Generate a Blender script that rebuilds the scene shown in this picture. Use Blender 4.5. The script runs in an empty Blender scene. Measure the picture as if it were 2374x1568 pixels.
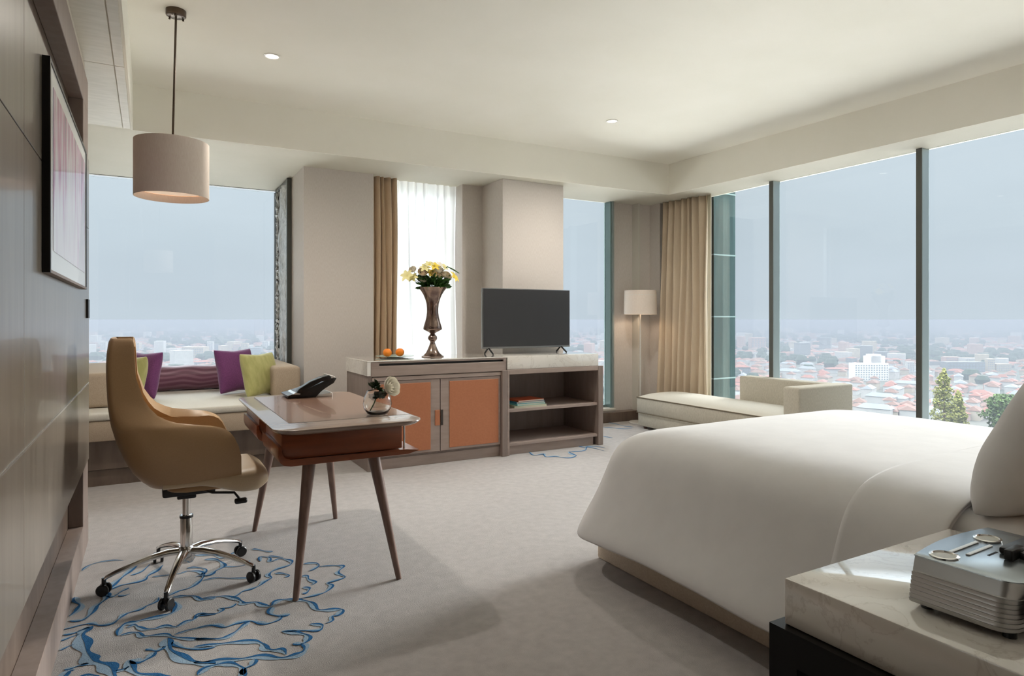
import bpy, bmesh, math, random
from mathutils import Vector, Matrix, noise
R = math.radians
PI = math.pi
sc = bpy.context.scene
col = sc.collection

# ------------------------------------------------------------------ camera
FPX, CX, HZ, H = 1485.0, 1187.0, 740.0, 1.22        # focal length in pixels, centre, horizon row, eye height
YAW = R(29.5)
cam = bpy.data.cameras.new('camera')
cam_o = bpy.data.objects.new('camera', cam); col.objects.link(cam_o)
cam.sensor_width = 36.0
cam.lens = 36.0 * FPX / 2374.0
cam.shift_y = -(784.0 - HZ) / 2374.0
cam.clip_start = 0.05; cam.clip_end = 20000
cam_o.location = (0, 0, H)
cam_o.rotation_euler = (PI / 2, 0, -YAW)
sc.camera = cam_o

# ------------------------------------------------------------------ view + world + sun
sc.view_settings.view_transform = 'Standard'
sc.view_settings.look = 'None'
sc.view_settings.gamma = 1.0
sc.view_settings.exposure = 0.22
sc.view_settings.use_curve_mapping = False
sc.cycles.max_bounces = 10
sc.cycles.diffuse_bounces = 5
sc.cycles.glossy_bounces = 4
sc.cycles.transmission_bounces = 8
sc.cycles.transparent_max_bounces = 16
sc.cycles.volume_bounces = 0
sc.cycles.use_denoising = True
sc.cycles.caustics_reflective = False
sc.cycles.caustics_refractive = False
sc.cycles.sample_clamp_indirect = 6.0

w = bpy.data.worlds.new('sky'); sc.world = w; w.use_nodes = True
nt = w.node_tree; nt.nodes.clear()
tc = nt.nodes.new('ShaderNodeTexCoord')
sx = nt.nodes.new('ShaderNodeSeparateXYZ'); nt.links.new(tc.outputs['Generated'], sx.inputs[0])
cr = nt.nodes.new('ShaderNodeValToRGB'); nt.links.new(sx.outputs['Z'], cr.inputs[0])
el = cr.color_ramp.elements
def S2L(c): return c / 12.92 if c <= 0.04045 else ((c + 0.055) / 1.055) ** 2.4
def rgb(r, g, b): return (S2L(r / 255), S2L(g / 255), S2L(b / 255), 1.0)
el[0].position = 0.0; el[0].color = rgb(208, 220, 231)
el[1].position = 1.0; el[1].color = (1, 1, 1, 1)
for p, c in ((0.03, rgb(207, 219, 230)), (0.12, rgb(208, 221, 231)), (0.26, rgb(215, 228, 238)), (0.4, rgb(222, 234, 243))):
    e = el.new(p); e.color = c
mr = nt.nodes.new('ShaderNodeMapRange'); nt.links.new(sx.outputs['Z'], mr.inputs['Value'])
mr.inputs['From Min'].default_value = 0.28; mr.inputs['From Max'].default_value = 0.65
mr.inputs['To Min'].default_value = 1.0; mr.inputs['To Max'].default_value = 13.0
nz = nt.nodes.new('ShaderNodeTexNoise'); nz.inputs['Scale'].default_value = 2.2; nz.inputs['Detail'].default_value = 3
mp = nt.nodes.new('ShaderNodeMapping'); mp.inputs['Scale'].default_value = (1, 1, 3)
nt.links.new(tc.outputs['Generated'], mp.inputs[0]); nt.links.new(mp.outputs[0], nz.inputs[0])
mc = nt.nodes.new('ShaderNodeMapRange'); nt.links.new(nz.outputs['Fac'], mc.inputs['Value'])
mc.inputs['From Min'].default_value = 0.3; mc.inputs['From Max'].default_value = 0.7
mc.inputs['To Min'].default_value = 0.95; mc.inputs['To Max'].default_value = 1.05
mu = nt.nodes.new('ShaderNodeMath'); mu.operation = 'MULTIPLY'
mk = nt.nodes.new('ShaderNodeMath'); mk.operation = 'MULTIPLY'; mk.inputs[1].default_value = 0.86
nt.links.new(mr.outputs[0], mk.inputs[0]); nt.links.new(mk.outputs[0], mu.inputs[0]); nt.links.new(mc.outputs[0], mu.inputs[1])
bg = nt.nodes.new('ShaderNodeBackground'); nt.links.new(cr.outputs[0], bg.inputs[0]); nt.links.new(mu.outputs[0], bg.inputs[1])
wo = nt.nodes.new('ShaderNodeOutputWorld'); nt.links.new(bg.outputs[0], wo.inputs[0])

SUN_ENERGY = 3.8
sl = bpy.data.lights.new('sun', 'SUN'); sl.energy = SUN_ENERGY; sl.angle = R(16); sl.color = (1.0, 0.99, 0.97)
so = bpy.data.objects.new('sun', sl); col.objects.link(so)
so.rotation_euler = Vector((-1.0, -0.17, -0.27)).to_track_quat('-Z', 'Y').to_euler()
DOWNLIGHT_W = 95.0

# ------------------------------------------------------------------ layout helpers
def ray(u):
    t = (u - CX) / FPX
    return (math.sin(YAW) + math.cos(YAW) * t, math.cos(YAW) - math.sin(YAW) * t)
def P(u, v, z):                                       # point of the photograph lying at height z
    d = FPX * (H - z) / (v - HZ); r = ray(u)
    return Vector((r[0] * d, r[1] * d, z))
def XY(u, Y):                                         # x of the sight line u at depth Y
    r = ray(u); return r[0] * Y / r[1]

# ------------------------------------------------------------------ materials
MATS = {}
def principled(name, color, rough=0.6, metal=0.0, spec=0.5, coat=0.0, sheen=0.0):
    m = bpy.data.materials.new(name); m.use_nodes = True
    b = m.node_tree.nodes['Principled BSDF']
    b.inputs['Base Color'].default_value = color if len(color) == 4 else (*color, 1)
    b.inputs['Roughness'].default_value = rough
    b.inputs['Metallic'].default_value = metal
    b.inputs['Specular IOR Level'].default_value = spec
    b.inputs['Coat Weight'].default_value = coat
    b.inputs['Sheen Weight'].default_value = sheen
    MATS[name] = m
    return m, m.node_tree, b
def vary(name, c1, c2, scale=(1, 1, 1), nscale=5, detail=4, rough=0.6, metal=0.0, bump=0.0, bdist=0.002, lo=0.35, hi=0.65, spec=0.5, coat=0.0, sheen=0.0, bscale=None, dist=0.0):
    m, t, b = principled(name, c1, rough, metal, spec, coat, sheen)
    tcn = t.nodes.new('ShaderNodeTexCoord'); mpn = t.nodes.new('ShaderNodeMapping')
    mpn.inputs['Scale'].default_value = scale
    t.links.new(tcn.outputs['Object'], mpn.inputs[0])
    n = t.nodes.new('ShaderNodeTexNoise'); n.inputs['Scale'].default_value = nscale; n.inputs['Detail'].default_value = detail
    n.inputs['Distortion'].default_value = dist
    t.links.new(mpn.outputs[0], n.inputs[0])
    r = t.nodes.new('ShaderNodeValToRGB'); t.links.new(n.outputs['Fac'], r.inputs[0])
    r.color_ramp.elements[0].position = lo; r.color_ramp.elements[0].color = c1
    r.color_ramp.elements[1].position = hi; r.color_ramp.elements[1].color = c2
    t.links.new(r.outputs[0], b.inputs['Base Color'])
    if bump:
        n2 = n
        if bscale:
            n2 = t.nodes.new('ShaderNodeTexNoise'); n2.inputs['Scale'].default_value = bscale; n2.inputs['Detail'].default_value = 2
            t.links.new(mpn.outputs[0], n2.inputs[0])
        bn = t.nodes.new('ShaderNodeBump'); bn.inputs['Strength'].default_value = bump; bn.inputs['Distance'].default_value = bdist
        t.links.new(n2.outputs['Fac'], bn.inputs['Height']); t.links.new(bn.outputs[0], b.inputs['Normal'])
    return m
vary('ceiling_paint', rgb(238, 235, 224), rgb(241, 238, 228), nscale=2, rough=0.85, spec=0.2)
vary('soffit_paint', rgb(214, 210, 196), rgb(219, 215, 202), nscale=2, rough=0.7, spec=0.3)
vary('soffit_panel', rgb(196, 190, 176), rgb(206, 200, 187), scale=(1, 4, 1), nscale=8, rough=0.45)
vary('wallpaper', rgb(204, 196, 189), rgb(212, 205, 199), scale=(60, 60, 9), nscale=4, rough=0.75, bump=0.25, bdist=0.0015, spec=0.25)
vary('carpet', rgb(164, 159, 156), rgb(176, 171, 168), nscale=20, detail=14, lo=.3, hi=.7, rough=0.95, bscale=260, bump=0.6, bdist=0.004, spec=0.1, sheen=0.15)
vary('carpet_light_blue', rgb(134, 158, 178), rgb(150, 172, 190), nscale=260, rough=0.95, bump=0.5, bdist=0.004, spec=0.1)
vary('carpet_dark_blue', rgb(34, 86, 134), rgb(54, 108, 154), nscale=260, rough=0.95, bump=0.5, bdist=0.004, spec=0.1)
vary('veneer', rgb(108, 99, 88), rgb(120, 111, 100), scale=(3, 5, 0.6), nscale=5, detail=6, rough=0.28, spec=0.5, coat=0.15)
vary('dark_veneer', rgb(92, 78, 68), rgb(110, 95, 84), scale=(3, 3, 0.5), nscale=6, detail=6, rough=0.35)
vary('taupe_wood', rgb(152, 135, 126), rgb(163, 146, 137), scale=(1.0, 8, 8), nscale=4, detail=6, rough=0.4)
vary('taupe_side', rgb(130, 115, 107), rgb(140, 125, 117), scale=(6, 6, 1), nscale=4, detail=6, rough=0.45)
vary('desk_wood', rgb(132, 112, 99), rgb(152, 132, 118), scale=(1.5, 14, 8), nscale=3, detail=6, rough=0.22, coat=0.3)
vary('desk_inlay', rgb(128, 98, 82), rgb(144, 112, 95), scale=(1.5, 16, 8), nscale=3, detail=6, rough=0.22, coat=0.3)
vary('cherry_wood', rgb(118, 62, 36), rgb(134, 72, 42), scale=(1, 1, 9), nscale=5, detail=5, rough=0.3, coat=0.2)
vary('leg_wood', rgb(108, 86, 76), rgb(128, 104, 93), scale=(8, 8, 1), nscale=5, detail=5, rough=0.35)
vary('orange_leather', rgb(176, 110, 74), rgb(181, 115, 79), nscale=60, detail=4, rough=0.55, bump=0.2, bdist=0.001)
vary('tan_leather', rgb(170, 136, 98), rgb(174, 140, 102), nscale=200, detail=2, rough=0.42, bump=0.06, bdist=0.0004)
vary('seat_leather', rgb(196, 174, 142), rgb(200, 178, 146), nscale=200, detail=2, rough=0.42, bump=0.06, bdist=0.0004)
vary('sofa_fabric_lit', rgb(198, 194, 184), rgb(210, 206, 196), nscale=230, detail=2, rough=0.9, bump=0.4, bdist=0.0015, spec=0.15)  # bench fabric with the window light painted in, for the seat top
vary('sofa_fabric_shaded', rgb(168, 152, 134), rgb(182, 166, 148), nscale=230, detail=2, rough=0.9, bump=0.4, bdist=0.0015, spec=0.15)  # same bench fabric painted darker, for the shaded front and arm blocks
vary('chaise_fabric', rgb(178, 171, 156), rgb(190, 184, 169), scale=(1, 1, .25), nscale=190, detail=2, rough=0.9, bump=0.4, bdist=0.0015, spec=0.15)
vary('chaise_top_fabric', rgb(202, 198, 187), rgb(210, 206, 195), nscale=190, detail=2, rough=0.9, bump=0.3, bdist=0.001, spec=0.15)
vary('piping', rgb(116, 104, 84), rgb(126, 112, 92), nscale=90, rough=0.8)
vary('bed_linen', rgb(214, 212, 211), rgb(218, 216, 215), nscale=9, rough=0.75, bump=0.3, bdist=0.006, spec=0.2, sheen=0.2)
vary('bed_skirt', rgb(206, 192, 174), rgb(216, 203, 186), nscale=120, rough=0.85, bump=0.3, bdist=0.001, spec=0.15)
vary('purple_fabric', rgb(104, 48, 102), rgb(124, 62, 120), nscale=160, rough=0.8, bump=0.4, bdist=0.001, sheen=0.3)
vary('green_fabric', rgb(164, 162, 98), rgb(180, 178, 116), scale=(1, 1, .4), nscale=30, rough=0.7, bump=0.3, bdist=0.001, sheen=0.3)
vary('curtain_pale', rgb(206, 189, 166), rgb(210, 193, 170), nscale=120, rough=0.85, spec=.15, sheen=.2)
vary('curtain_tan', rgb(194, 170, 142), rgb(198, 174, 147), nscale=120, rough=0.8, spec=0.2, sheen=0.2)
vary('lampshade_linen', rgb(228, 214, 202), rgb(234, 222, 211), scale=(60, 60, 8), nscale=5, rough=0.85, spec=0.15)
principled('chrome', (0.75, 0.74, 0.72, 1), 0.12, 1.0)
principled('brushed_steel', (0.62, 0.61, 0.59, 1), 0.3, 1.0)
principled('dark_bronze', rgb(88, 74, 62), 0.35, 0.7)
principled('black_plastic', rgb(22, 21, 21), 0.35)
principled('black_frame', rgb(16, 12, 11), 0.4)
principled('black_lacquer', rgb(12, 9, 9), 0.3, spec=.2)
principled('screen_black', rgb(54, 55, 57), 0.3, spec=0.4)
principled('tv_bezel', rgb(120, 122, 124), 0.3, 0.6)
principled('white_metal', rgb(226, 224, 218), 0.3, 0.3)
principled('white_plastic', rgb(232, 230, 224), 0.4)
principled('joint_dark', rgb(52, 44, 38), 0.6)
principled('joint_metal', rgb(214, 210, 202), 0.25, 0.8)
principled('mat_white', rgb(232, 236, 238), 0.35, coat=0.4)
principled('mullion_dark', rgb(86, 88, 84), 0.4, 0.3)
principled('mullion_light', rgb(160, 172, 172), 0.35, 0.5)
principled('teal_metal', rgb(120, 140, 138), 0.3, 0.3)
principled('sill_stone', rgb(206, 202, 192), 0.4)
principled('orange_peel', rgb(240, 132, 22), 0.5)
principled('book_red', rgb(190, 84, 44), 0.5); principled('book_blue', rgb(58, 142, 176), 0.5)
principled('book_teal', rgb(118, 206, 208), 0.5); principled('book_green', rgb(214, 226, 196), 0.5)
principled('book_dark', rgb(40, 58, 58), 0.5); principled('paper', rgb(226, 222, 206), 0.8)
principled('leaf_green', rgb(52, 92, 36), 0.5); principled('leaf_dark', rgb(34, 62, 30), 0.5)
principled('petal_white', rgb(246, 240, 226), 0.6); principled('petal_cream', rgb(244, 228, 204), 0.6)
principled('petal_yellow', rgb(240, 214, 84), 0.6); principled('petal_pale', rgb(240, 232, 170), 0.6)
principled('water_stem', rgb(96, 110, 72), 0.5)
vary('mercury_glass', rgb(150, 132, 122), rgb(112, 92, 84), nscale=14, detail=5, rough=0.16, metal=0.95, bump=0.2, bdist=0.002)
vary('hammered_silver', rgb(240, 241, 240), rgb(176, 178, 176), scale=(1, 3, 1.6), nscale=9, detail=4, rough=0.35, metal=0.0, bump=0.6, bdist=0.02, dist=1.2)

def marble():
    m, t, b = principled('marble', rgb(226, 221, 212), 0.06, spec=.7, coat=1.0)
    tcn = t.nodes.new('ShaderNodeTexCoord')
    n = t.nodes.new('ShaderNodeTexNoise'); n.inputs['Scale'].default_value = 5; n.inputs['Detail'].default_value = 9
    n.inputs['Distortion'].default_value = 1.6; n.inputs['Roughness'].default_value = 0.6
    t.links.new(tcn.outputs['Object'], n.inputs[0])
    r = t.nodes.new('ShaderNodeValToRGB'); t.links.new(n.outputs['Fac'], r.inputs[0])
    e = r.color_ramp.elements; e[0].position = 0.0; e[0].color = rgb(226, 221, 211); e[1].position = 1; e[1].color = rgb(232, 227, 219)
    for p, c in ((0.48, rgb(226, 221, 213)), (0.5, rgb(212, 206, 197)), (0.52, rgb(228, 224, 216))):
        k = e.new(p); k.color = c
    t.links.new(r.outputs[0], b.inputs['Base Color'])
marble()
def glass_pane():
    m = bpy.data.materials.new('window_glass'); m.use_nodes = True; t = m.node_tree; t.nodes.clear()
    o = t.nodes.new('ShaderNodeOutputMaterial'); mx = t.nodes.new('ShaderNodeMixShader')
    a = t.nodes.new('ShaderNodeBsdfTransparent'); a.inputs[0].default_value = (0.97, 0.985, 0.985, 1)
    g = t.nodes.new('ShaderNodeBsdfGlossy'); g.inputs['Roughness'].default_value = 0.0
    lw = t.nodes.new('ShaderNodeFresnel'); lw.inputs['IOR'].default_value = 1.35
    t.links.new(lw.outputs[0], mx.inputs[0]); t.links.new(a.outputs[0], mx.inputs[1]); t.links.new(g.outputs[0], mx.inputs[2])
    t.links.new(mx.outputs[0], o.inputs[0]); MATS['window_glass'] = m
glass_pane()
def clear_glass(name, color, rough=0.0, ior=1.45):
    m, t, b = principled(name, color, rough)
    b.inputs['Transmission Weight'].default_value = 1.0; b.inputs['IOR'].default_value = ior
clear_glass('clear_glass', (0.96, 0.98, 0.97, 1)); clear_glass('green_glass', (0.72, 0.93, 0.84, 1), .15); MATS['green_glass'].node_tree.nodes['Principled BSDF'].inputs['Transmission Weight'].default_value = .45
def sheer():
    m = bpy.data.materials.new('sheer_voile'); m.use_nodes = True; t = m.node_tree; t.nodes.clear()
    o = t.nodes.new('ShaderNodeOutputMaterial')
    tr = t.nodes.new('ShaderNodeBsdfTranslucent'); tr.inputs[0].default_value = (0.98, 0.98, 0.97, 1)
    df = t.nodes.new('ShaderNodeBsdfDiffuse'); df.inputs[0].default_value = (0.9, 0.92, 0.93, 1)
    tp = t.nodes.new('ShaderNodeBsdfTransparent'); tp.inputs[0].default_value = (0.95, 0.98, 0.98, 1)
    m1 = t.nodes.new('ShaderNodeMixShader'); m1.inputs[0].default_value = 0.06
    m2 = t.nodes.new('ShaderNodeMixShader'); m2.inputs[0].default_value = 0.08
    t.links.new(tr.outputs[0], m1.inputs[1]); t.links.new(df.outputs[0], m1.inputs[2])
    t.links.new(m1.outputs[0], m2.inputs[1]); t.links.new(tp.outputs[0], m2.inputs[2])
    t.links.new(m2.outputs[0], o.inputs[0]); MATS['sheer_voile'] = m
sheer()
def glow(name, c, s):
    m, t, b = principled(name, c, 0.5)
    b.inputs['Emission Color'].default_value = c; b.inputs['Emission Strength'].default_value = s
glow('lamp_glow', (1.0, 0.9, 0.74, 1), 3.0)
glow('shade_inside', (1.0, 0.80, 0.62, 1), 0.35)

# ------------------------------------------------------------------ mesh helpers
def wm(o):
    m = Matrix.Identity(4)
    while o is not None:
        m = o.matrix_basis @ m; o = o.parent
    return m
def obj(name, bm, m, parent=None, world=True, sharp=35, smooth=True, slots=None):
    me = bpy.data.meshes.new(name)
    if parent is not None and world:
        bmesh.ops.transform(bm, matrix=wm(parent).inverted(), verts=bm.verts)
    bmesh.ops.recalc_face_normals(bm, faces=bm.faces)
    bm.to_mesh(me); bm.free()
    for mm in (slots or [m]): me.materials.append(MATS[mm])
    o = bpy.data.objects.new(name, me); col.objects.link(o)
    if parent is not None: o.parent = parent
    if smooth:
        me.polygons.foreach_set('use_smooth', [True] * len(me.polygons))
        me.set_sharp_from_angle(angle=R(sharp))
    return o
def tag(o, label, cat, group=None, kind=None):
    o['label'] = label; o['category'] = cat
    if group: o['group'] = group
    if kind: o['kind'] = kind
    return o
def thing(name, label, cat, loc=(0, 0, 0), rotz=0.0, group=None):
    o = bpy.data.objects.new(name, None); col.objects.link(o)
    o.location = loc; o.rotation_euler = (0, 0, rotz); o.empty_display_size = 0.1
    return tag(o, label, cat, group)
def struct(name, bm, m, parent=None, **k):
    o = obj(name, bm, m, parent, **k)
    if parent is None: o['kind'] = 'structure'
    return o
def B(): return bmesh.new()
def box(bm, x0, x1, y0, y1, z0, z1, bev=0.0, seg=2, mi=0):
    r = bmesh.ops.create_cube(bm, size=1.0)
    vs = r['verts']
    for v in vs:
        v.co = Vector(((x0 + x1) / 2 + v.co.x * (x1 - x0), (y0 + y1) / 2 + v.co.y * (y1 - y0), (z0 + z1) / 2 + v.co.z * (z1 - z0)))
    fs = set(f for v in vs for f in v.link_faces)
    for f in fs: f.material_index = mi
    if bev:
        es = set(e for v in vs for e in v.link_edges)
        bmesh.ops.bevel(bm, geom=list(es), offset=bev, segments=seg, profile=0.5, affect='EDGES')
    return bm
def prism(bm, pts, axis, a0, a1, bev=0.0, seg=2):
    """polygon pts extruded along an axis: axis 'z' pts=(x,y); 'y' pts=(x,z); 'x' pts=(y,z)"""
    def mk(p, a):
        return {'z': (p[0], p[1], a), 'y': (p[0], a, p[1]), 'x': (a, p[0], p[1])}[axis]
    v0 = [bm.verts.new(mk(p, a0)) for p in pts]; v1 = [bm.verts.new(mk(p, a1)) for p in pts]
    n = len(pts); fs = [bm.faces.new(v0), bm.faces.new(v1[::-1])]
    for i in range(n): fs.append(bm.faces.new((v0[i], v1[i], v1[(i + 1) % n], v0[(i + 1) % n])))
    if bev:
        es = set(e for f in fs[:2] for e in f.edges)
        bmesh.ops.bevel(bm, geom=list(es), offset=bev, segments=seg, profile=0.5, affect='EDGES')
    return bm
def rrect(x0, x1, y0, y1, r, n=8):
    out = []
    for cx, cy, a in ((x1 - r, y1 - r, 0), (x0 + r, y1 - r, 90), (x0 + r, y0 + r, 180), (x1 - r, y0 + r, 270)):
        for i in range(n + 1):
            t = R(a + 90 * i / n); out.append((cx + r * math.cos(t), cy + r * math.sin(t)))
    return out
def lathe(bm, prof, c=(0, 0, 0), n=32, cap=True, mi=0):
    rings = []
    for r_, z in prof:
        rings.append([bm.verts.new((c[0] + r_ * math.cos(2 * PI * i / n), c[1] + r_ * math.sin(2 * PI * i / n), c[2] + z)) for i in range(n)])
    for a, b in zip(rings, rings[1:]):
        for i in range(n):
            f = bm.faces.new((a[i], a[(i + 1) % n], b[(i + 1) % n], b[i])); f.material_index = mi
    if cap:
        for rg in (rings[0], rings[-1]):
            try: bm.faces.new(rg).material_index = mi
            except ValueError: pass
    return bm
def tube(bm, pts, rad, n=12, cap=True, flat=1.0):
    """tube along points; rad number or list; flat scales the vertical radius"""
    pts = [Vector(p) for p in pts]; rings = []
    for k, p in enumerate(pts):
        t = (pts[min(k + 1, len(pts) - 1)] - pts[max(k - 1, 0)]).normalized()
        up = Vector((0, 0, 1)) if abs(t.z) < 0.95 else Vector((1, 0, 0))
        s = t.cross(up).normalized(); q = s.cross(t).normalized()
        r_ = rad[k] if isinstance(rad, (list, tuple)) else rad
        rings.append([bm.verts.new(p + s * (r_ * math.cos(2 * PI * i / n)) + q * (r_ * flat * math.sin(2 * PI * i / n))) for i in range(n)])
    for a, b in zip(rings, rings[1:]):
        for i in range(n): bm.faces.new((a[i], a[(i + 1) % n], b[(i + 1) % n], b[i]))
    if cap:
        bm.faces.new(rings[0]); bm.faces.new(rings[-1])
    return bm
def grid(bm, f, nu, nv, closed_u=False, mi=0):
    vs = [[bm.verts.new(f(i / (nu if closed_u else nu - 1), j / (nv - 1))) for i in range(nu)] for j in range(nv)]
    for j in range(nv - 1):
        for i in range(nu if closed_u else nu - 1):
            k = bm.faces.new((vs[j][i], vs[j][(i + 1) % nu], vs[j + 1][(i + 1) % nu], vs[j + 1][i])); k.material_index = mi
    return vs
def xform(bm, m): bmesh.ops.transform(bm, matrix=m, verts=bm.verts); return bm
def pillow(bm, sx_, sy_, th, n=18, pinch=0.10, seed=1, wr=0.006):
    """soft cushion lying in the local XZ plane, thickness along Y, corners drawn out a little"""
    def half(sgn):
        def f(a, b):
            x = (a - .5) * 2; z = (b - .5) * 2
            e = (1 - abs(x) ** 2.6) * (1 - abs(z) ** 2.6)
            e = max(e, 0) ** 0.42
            k = 1 - pinch * (1 - abs(x * z)) * (max(abs(x), abs(z)) ** 3)
            nn = noise.noise(Vector((x * 2.1 + seed, z * 2.1, sgn))) * wr * e
            return Vector((x * sx_ / 2 * k, sgn * (th / 2 * e) + nn, z * sy_ / 2 * k))
        return f
    grid(bm, half(1), n, n); grid(bm, half(-1), n, n)
    bmesh.ops.remove_doubles(bm, verts=bm.verts, dist=0.0008)
    return bm
def subsurf(o, lv=1):
    m = o.modifiers.new('subdivision', 'SUBSURF'); m.levels = lv; m.render_levels = lv
def copy_tree(o, parent=None):
    c = o.copy(); col.objects.link(c)
    if parent is not None: c.parent = parent
    for ch in [x for x in bpy.data.objects if x.parent == o]: copy_tree(ch, c)
    return c

# ================================================================== ROOM SHELL
struct('floor', prism(B(), [(-1.2, -2.2), (5.64, -2.2), (5.64, 6.45), (1.9, 6.45), (1.9, 7.6), (-1.2, 7.6)], 'z', -0.12, 0), 'carpet', smooth=False)
fl = bpy.data.objects['floor']
struct('ceiling', box(B(), -1.2, 5.64, -2.2, 6.5, 2.966, 3.1), 'ceiling_paint', smooth=False)
ZS = 2.622
b = B()
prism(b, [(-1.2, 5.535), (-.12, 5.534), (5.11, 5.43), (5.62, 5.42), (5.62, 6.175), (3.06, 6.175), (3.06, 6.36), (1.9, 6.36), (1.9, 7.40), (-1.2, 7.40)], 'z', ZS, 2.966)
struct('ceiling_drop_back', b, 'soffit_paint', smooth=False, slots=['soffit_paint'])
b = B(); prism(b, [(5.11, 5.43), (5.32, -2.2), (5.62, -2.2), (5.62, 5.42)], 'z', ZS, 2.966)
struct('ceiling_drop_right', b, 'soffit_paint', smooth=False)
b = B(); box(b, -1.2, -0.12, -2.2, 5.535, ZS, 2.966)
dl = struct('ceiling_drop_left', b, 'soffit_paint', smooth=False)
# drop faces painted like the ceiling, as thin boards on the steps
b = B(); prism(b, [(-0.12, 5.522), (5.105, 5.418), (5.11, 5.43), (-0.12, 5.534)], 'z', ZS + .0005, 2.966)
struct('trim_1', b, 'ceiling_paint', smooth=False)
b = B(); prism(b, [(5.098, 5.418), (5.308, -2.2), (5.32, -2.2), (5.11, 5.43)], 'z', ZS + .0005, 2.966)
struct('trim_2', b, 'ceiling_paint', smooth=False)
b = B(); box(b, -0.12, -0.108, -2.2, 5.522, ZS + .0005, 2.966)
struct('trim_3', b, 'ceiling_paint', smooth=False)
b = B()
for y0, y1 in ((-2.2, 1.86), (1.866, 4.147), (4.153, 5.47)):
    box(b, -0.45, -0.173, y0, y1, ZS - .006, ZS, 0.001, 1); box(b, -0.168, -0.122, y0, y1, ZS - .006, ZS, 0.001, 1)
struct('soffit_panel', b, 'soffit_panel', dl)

# left wall: floating veneer panels inside a frame, plinth below
b = B(); box(b, -0.9, -0.36, -2.2, 4.20, 0, ZS - .007)
wl = struct('wall_left', b, 'dark_veneer', smooth=False)
b = B()
ys = [-2.2, -0.72, 0.70, 2.118, 4.206]
for y0, y1 in zip(ys, ys[1:]):
    for z0, z1 in ((0.455, 0.867), (0.874, 1.708), (1.712, 2.09)):
        box(b, -0.33, -0.29, y0 + .0015, y1 - .0015, z0, z1, 0.001, 1)
struct('wall_panel', b, 'veneer', wl)
b = B(); box(b, -0.33, -0.288, -2.2, 4.206, 0.867, 0.874)
struct('joint_strip', b, 'joint_metal', wl)
b = B(); box(b, -0.36, -0.33, -2.15, 4.15, 0.50, 2.05)
struct('panel_core', b, 'joint_dark', wl, smooth=False)
b = B(); box(b, -0.36, -0.293, -2.2, 4.21, 0, 0.158, 0.002, 1)
struct('plinth', b, 'taupe_side', wl)
b = B(); box(b, -0.36, -0.295, -2.2, 4.21, 2.346, 2.52, 0.002, 1)
box(b, -0.36, -0.295, 3.93, 4.21, 0.158, 2.346, 0.002, 1)
struct('frame', b, 'taupe_side', wl)
b = B(); box(b, -0.36, -0.31, -2.2, 4.2, 2.52, ZS - .007); struct('upper_panel', b, 'soffit_panel', wl, smooth=False)
sw = obj('wall_switch', box(B(), -0.29, -0.281, 4.03, 4.13, 1.225, 1.325, .002), 'black_plastic')
tag(sw, 'small black switch plate on the wood-panelled wall below the framed picture', 'switch')

struct('wall_bay_left', box(B(), -0.9, -0.62, 4.2, 7.6, 0, ZS), 'wallpaper', smooth=False)
b = B(); box(b, -0.62, 1.23, 7.33, 7.6, 0, 0.715); struct('wall_bay_sill', b, 'wallpaper', smooth=False)
# back wall pieces
struct('wall_back_1', box(B(), 1.23, 1.885, 6.05, 7.6, 0, ZS), 'wallpaper', smooth=False)
struct('wall_back_2', box(B(), 2.83, 3.06, 6.05, 6.45, 0, ZS), 'wallpaper', smooth=False)
struct('pillar', box(B(), 3.06, 3.79, 5.60, 6.45, 0, ZS, .003, 1), 'wallpaper')
b = B(); box(b, 4.81, 5.15, 6.11, 6.19, 0, ZS); box(b, 5.18, 5.38, 6.05, 6.45, 0, ZS)
struct('wall_back_3', b, 'wallpaper', smooth=False)
struct('trim_4', box(B(), 5.15, 5.18, 6.0, 6.2, 0, ZS, .002, 1), 'sill_stone')
struct('wall_right', box(B(), 5.38, 5.62, 5.87, 6.45, 0, ZS), 'wallpaper', smooth=False)
b = B(); box(b, 1.885, 2.83, 6.15, 6.45, 0, 0.14); box(b, 3.79, 4.81, 6.02, 6.45, 0, 0.14)
struct('wall_below_windows', b, 'wallpaper', smooth=False)
b = B(); box(b, 3.79, 4.81, 6.0, 6.45, 0.14, 0.165, .004)
struct('trim_5', b, 'sill_stone')
b = B(); box(b, 3.79, 5.14, 5.985, 6.11, 0, 0.115, .003); struct('baseboard_back', b, 'dark_veneer')
b = B(); box(b, 5.52, 5.72, 0.4, 5.74, 0, 0.14, .003); struct('baseboard_right', b, 'sill_stone')
# side of the room behind the viewer
struct('wall_head', box(B(), 1.15, 6.2, 0.2, 0.4, 0, 2.966), 'wallpaper', smooth=False)
struct('wall_corridor', box(B(), 1.15, 1.35, -2.2, 0.2, 0, 2.966), 'wallpaper', smooth=False)
struct('wall_entrance', box(B(), -1.2, 1.4, -2.4, -2.2, 0, 2.966), 'veneer', smooth=False)

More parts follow.
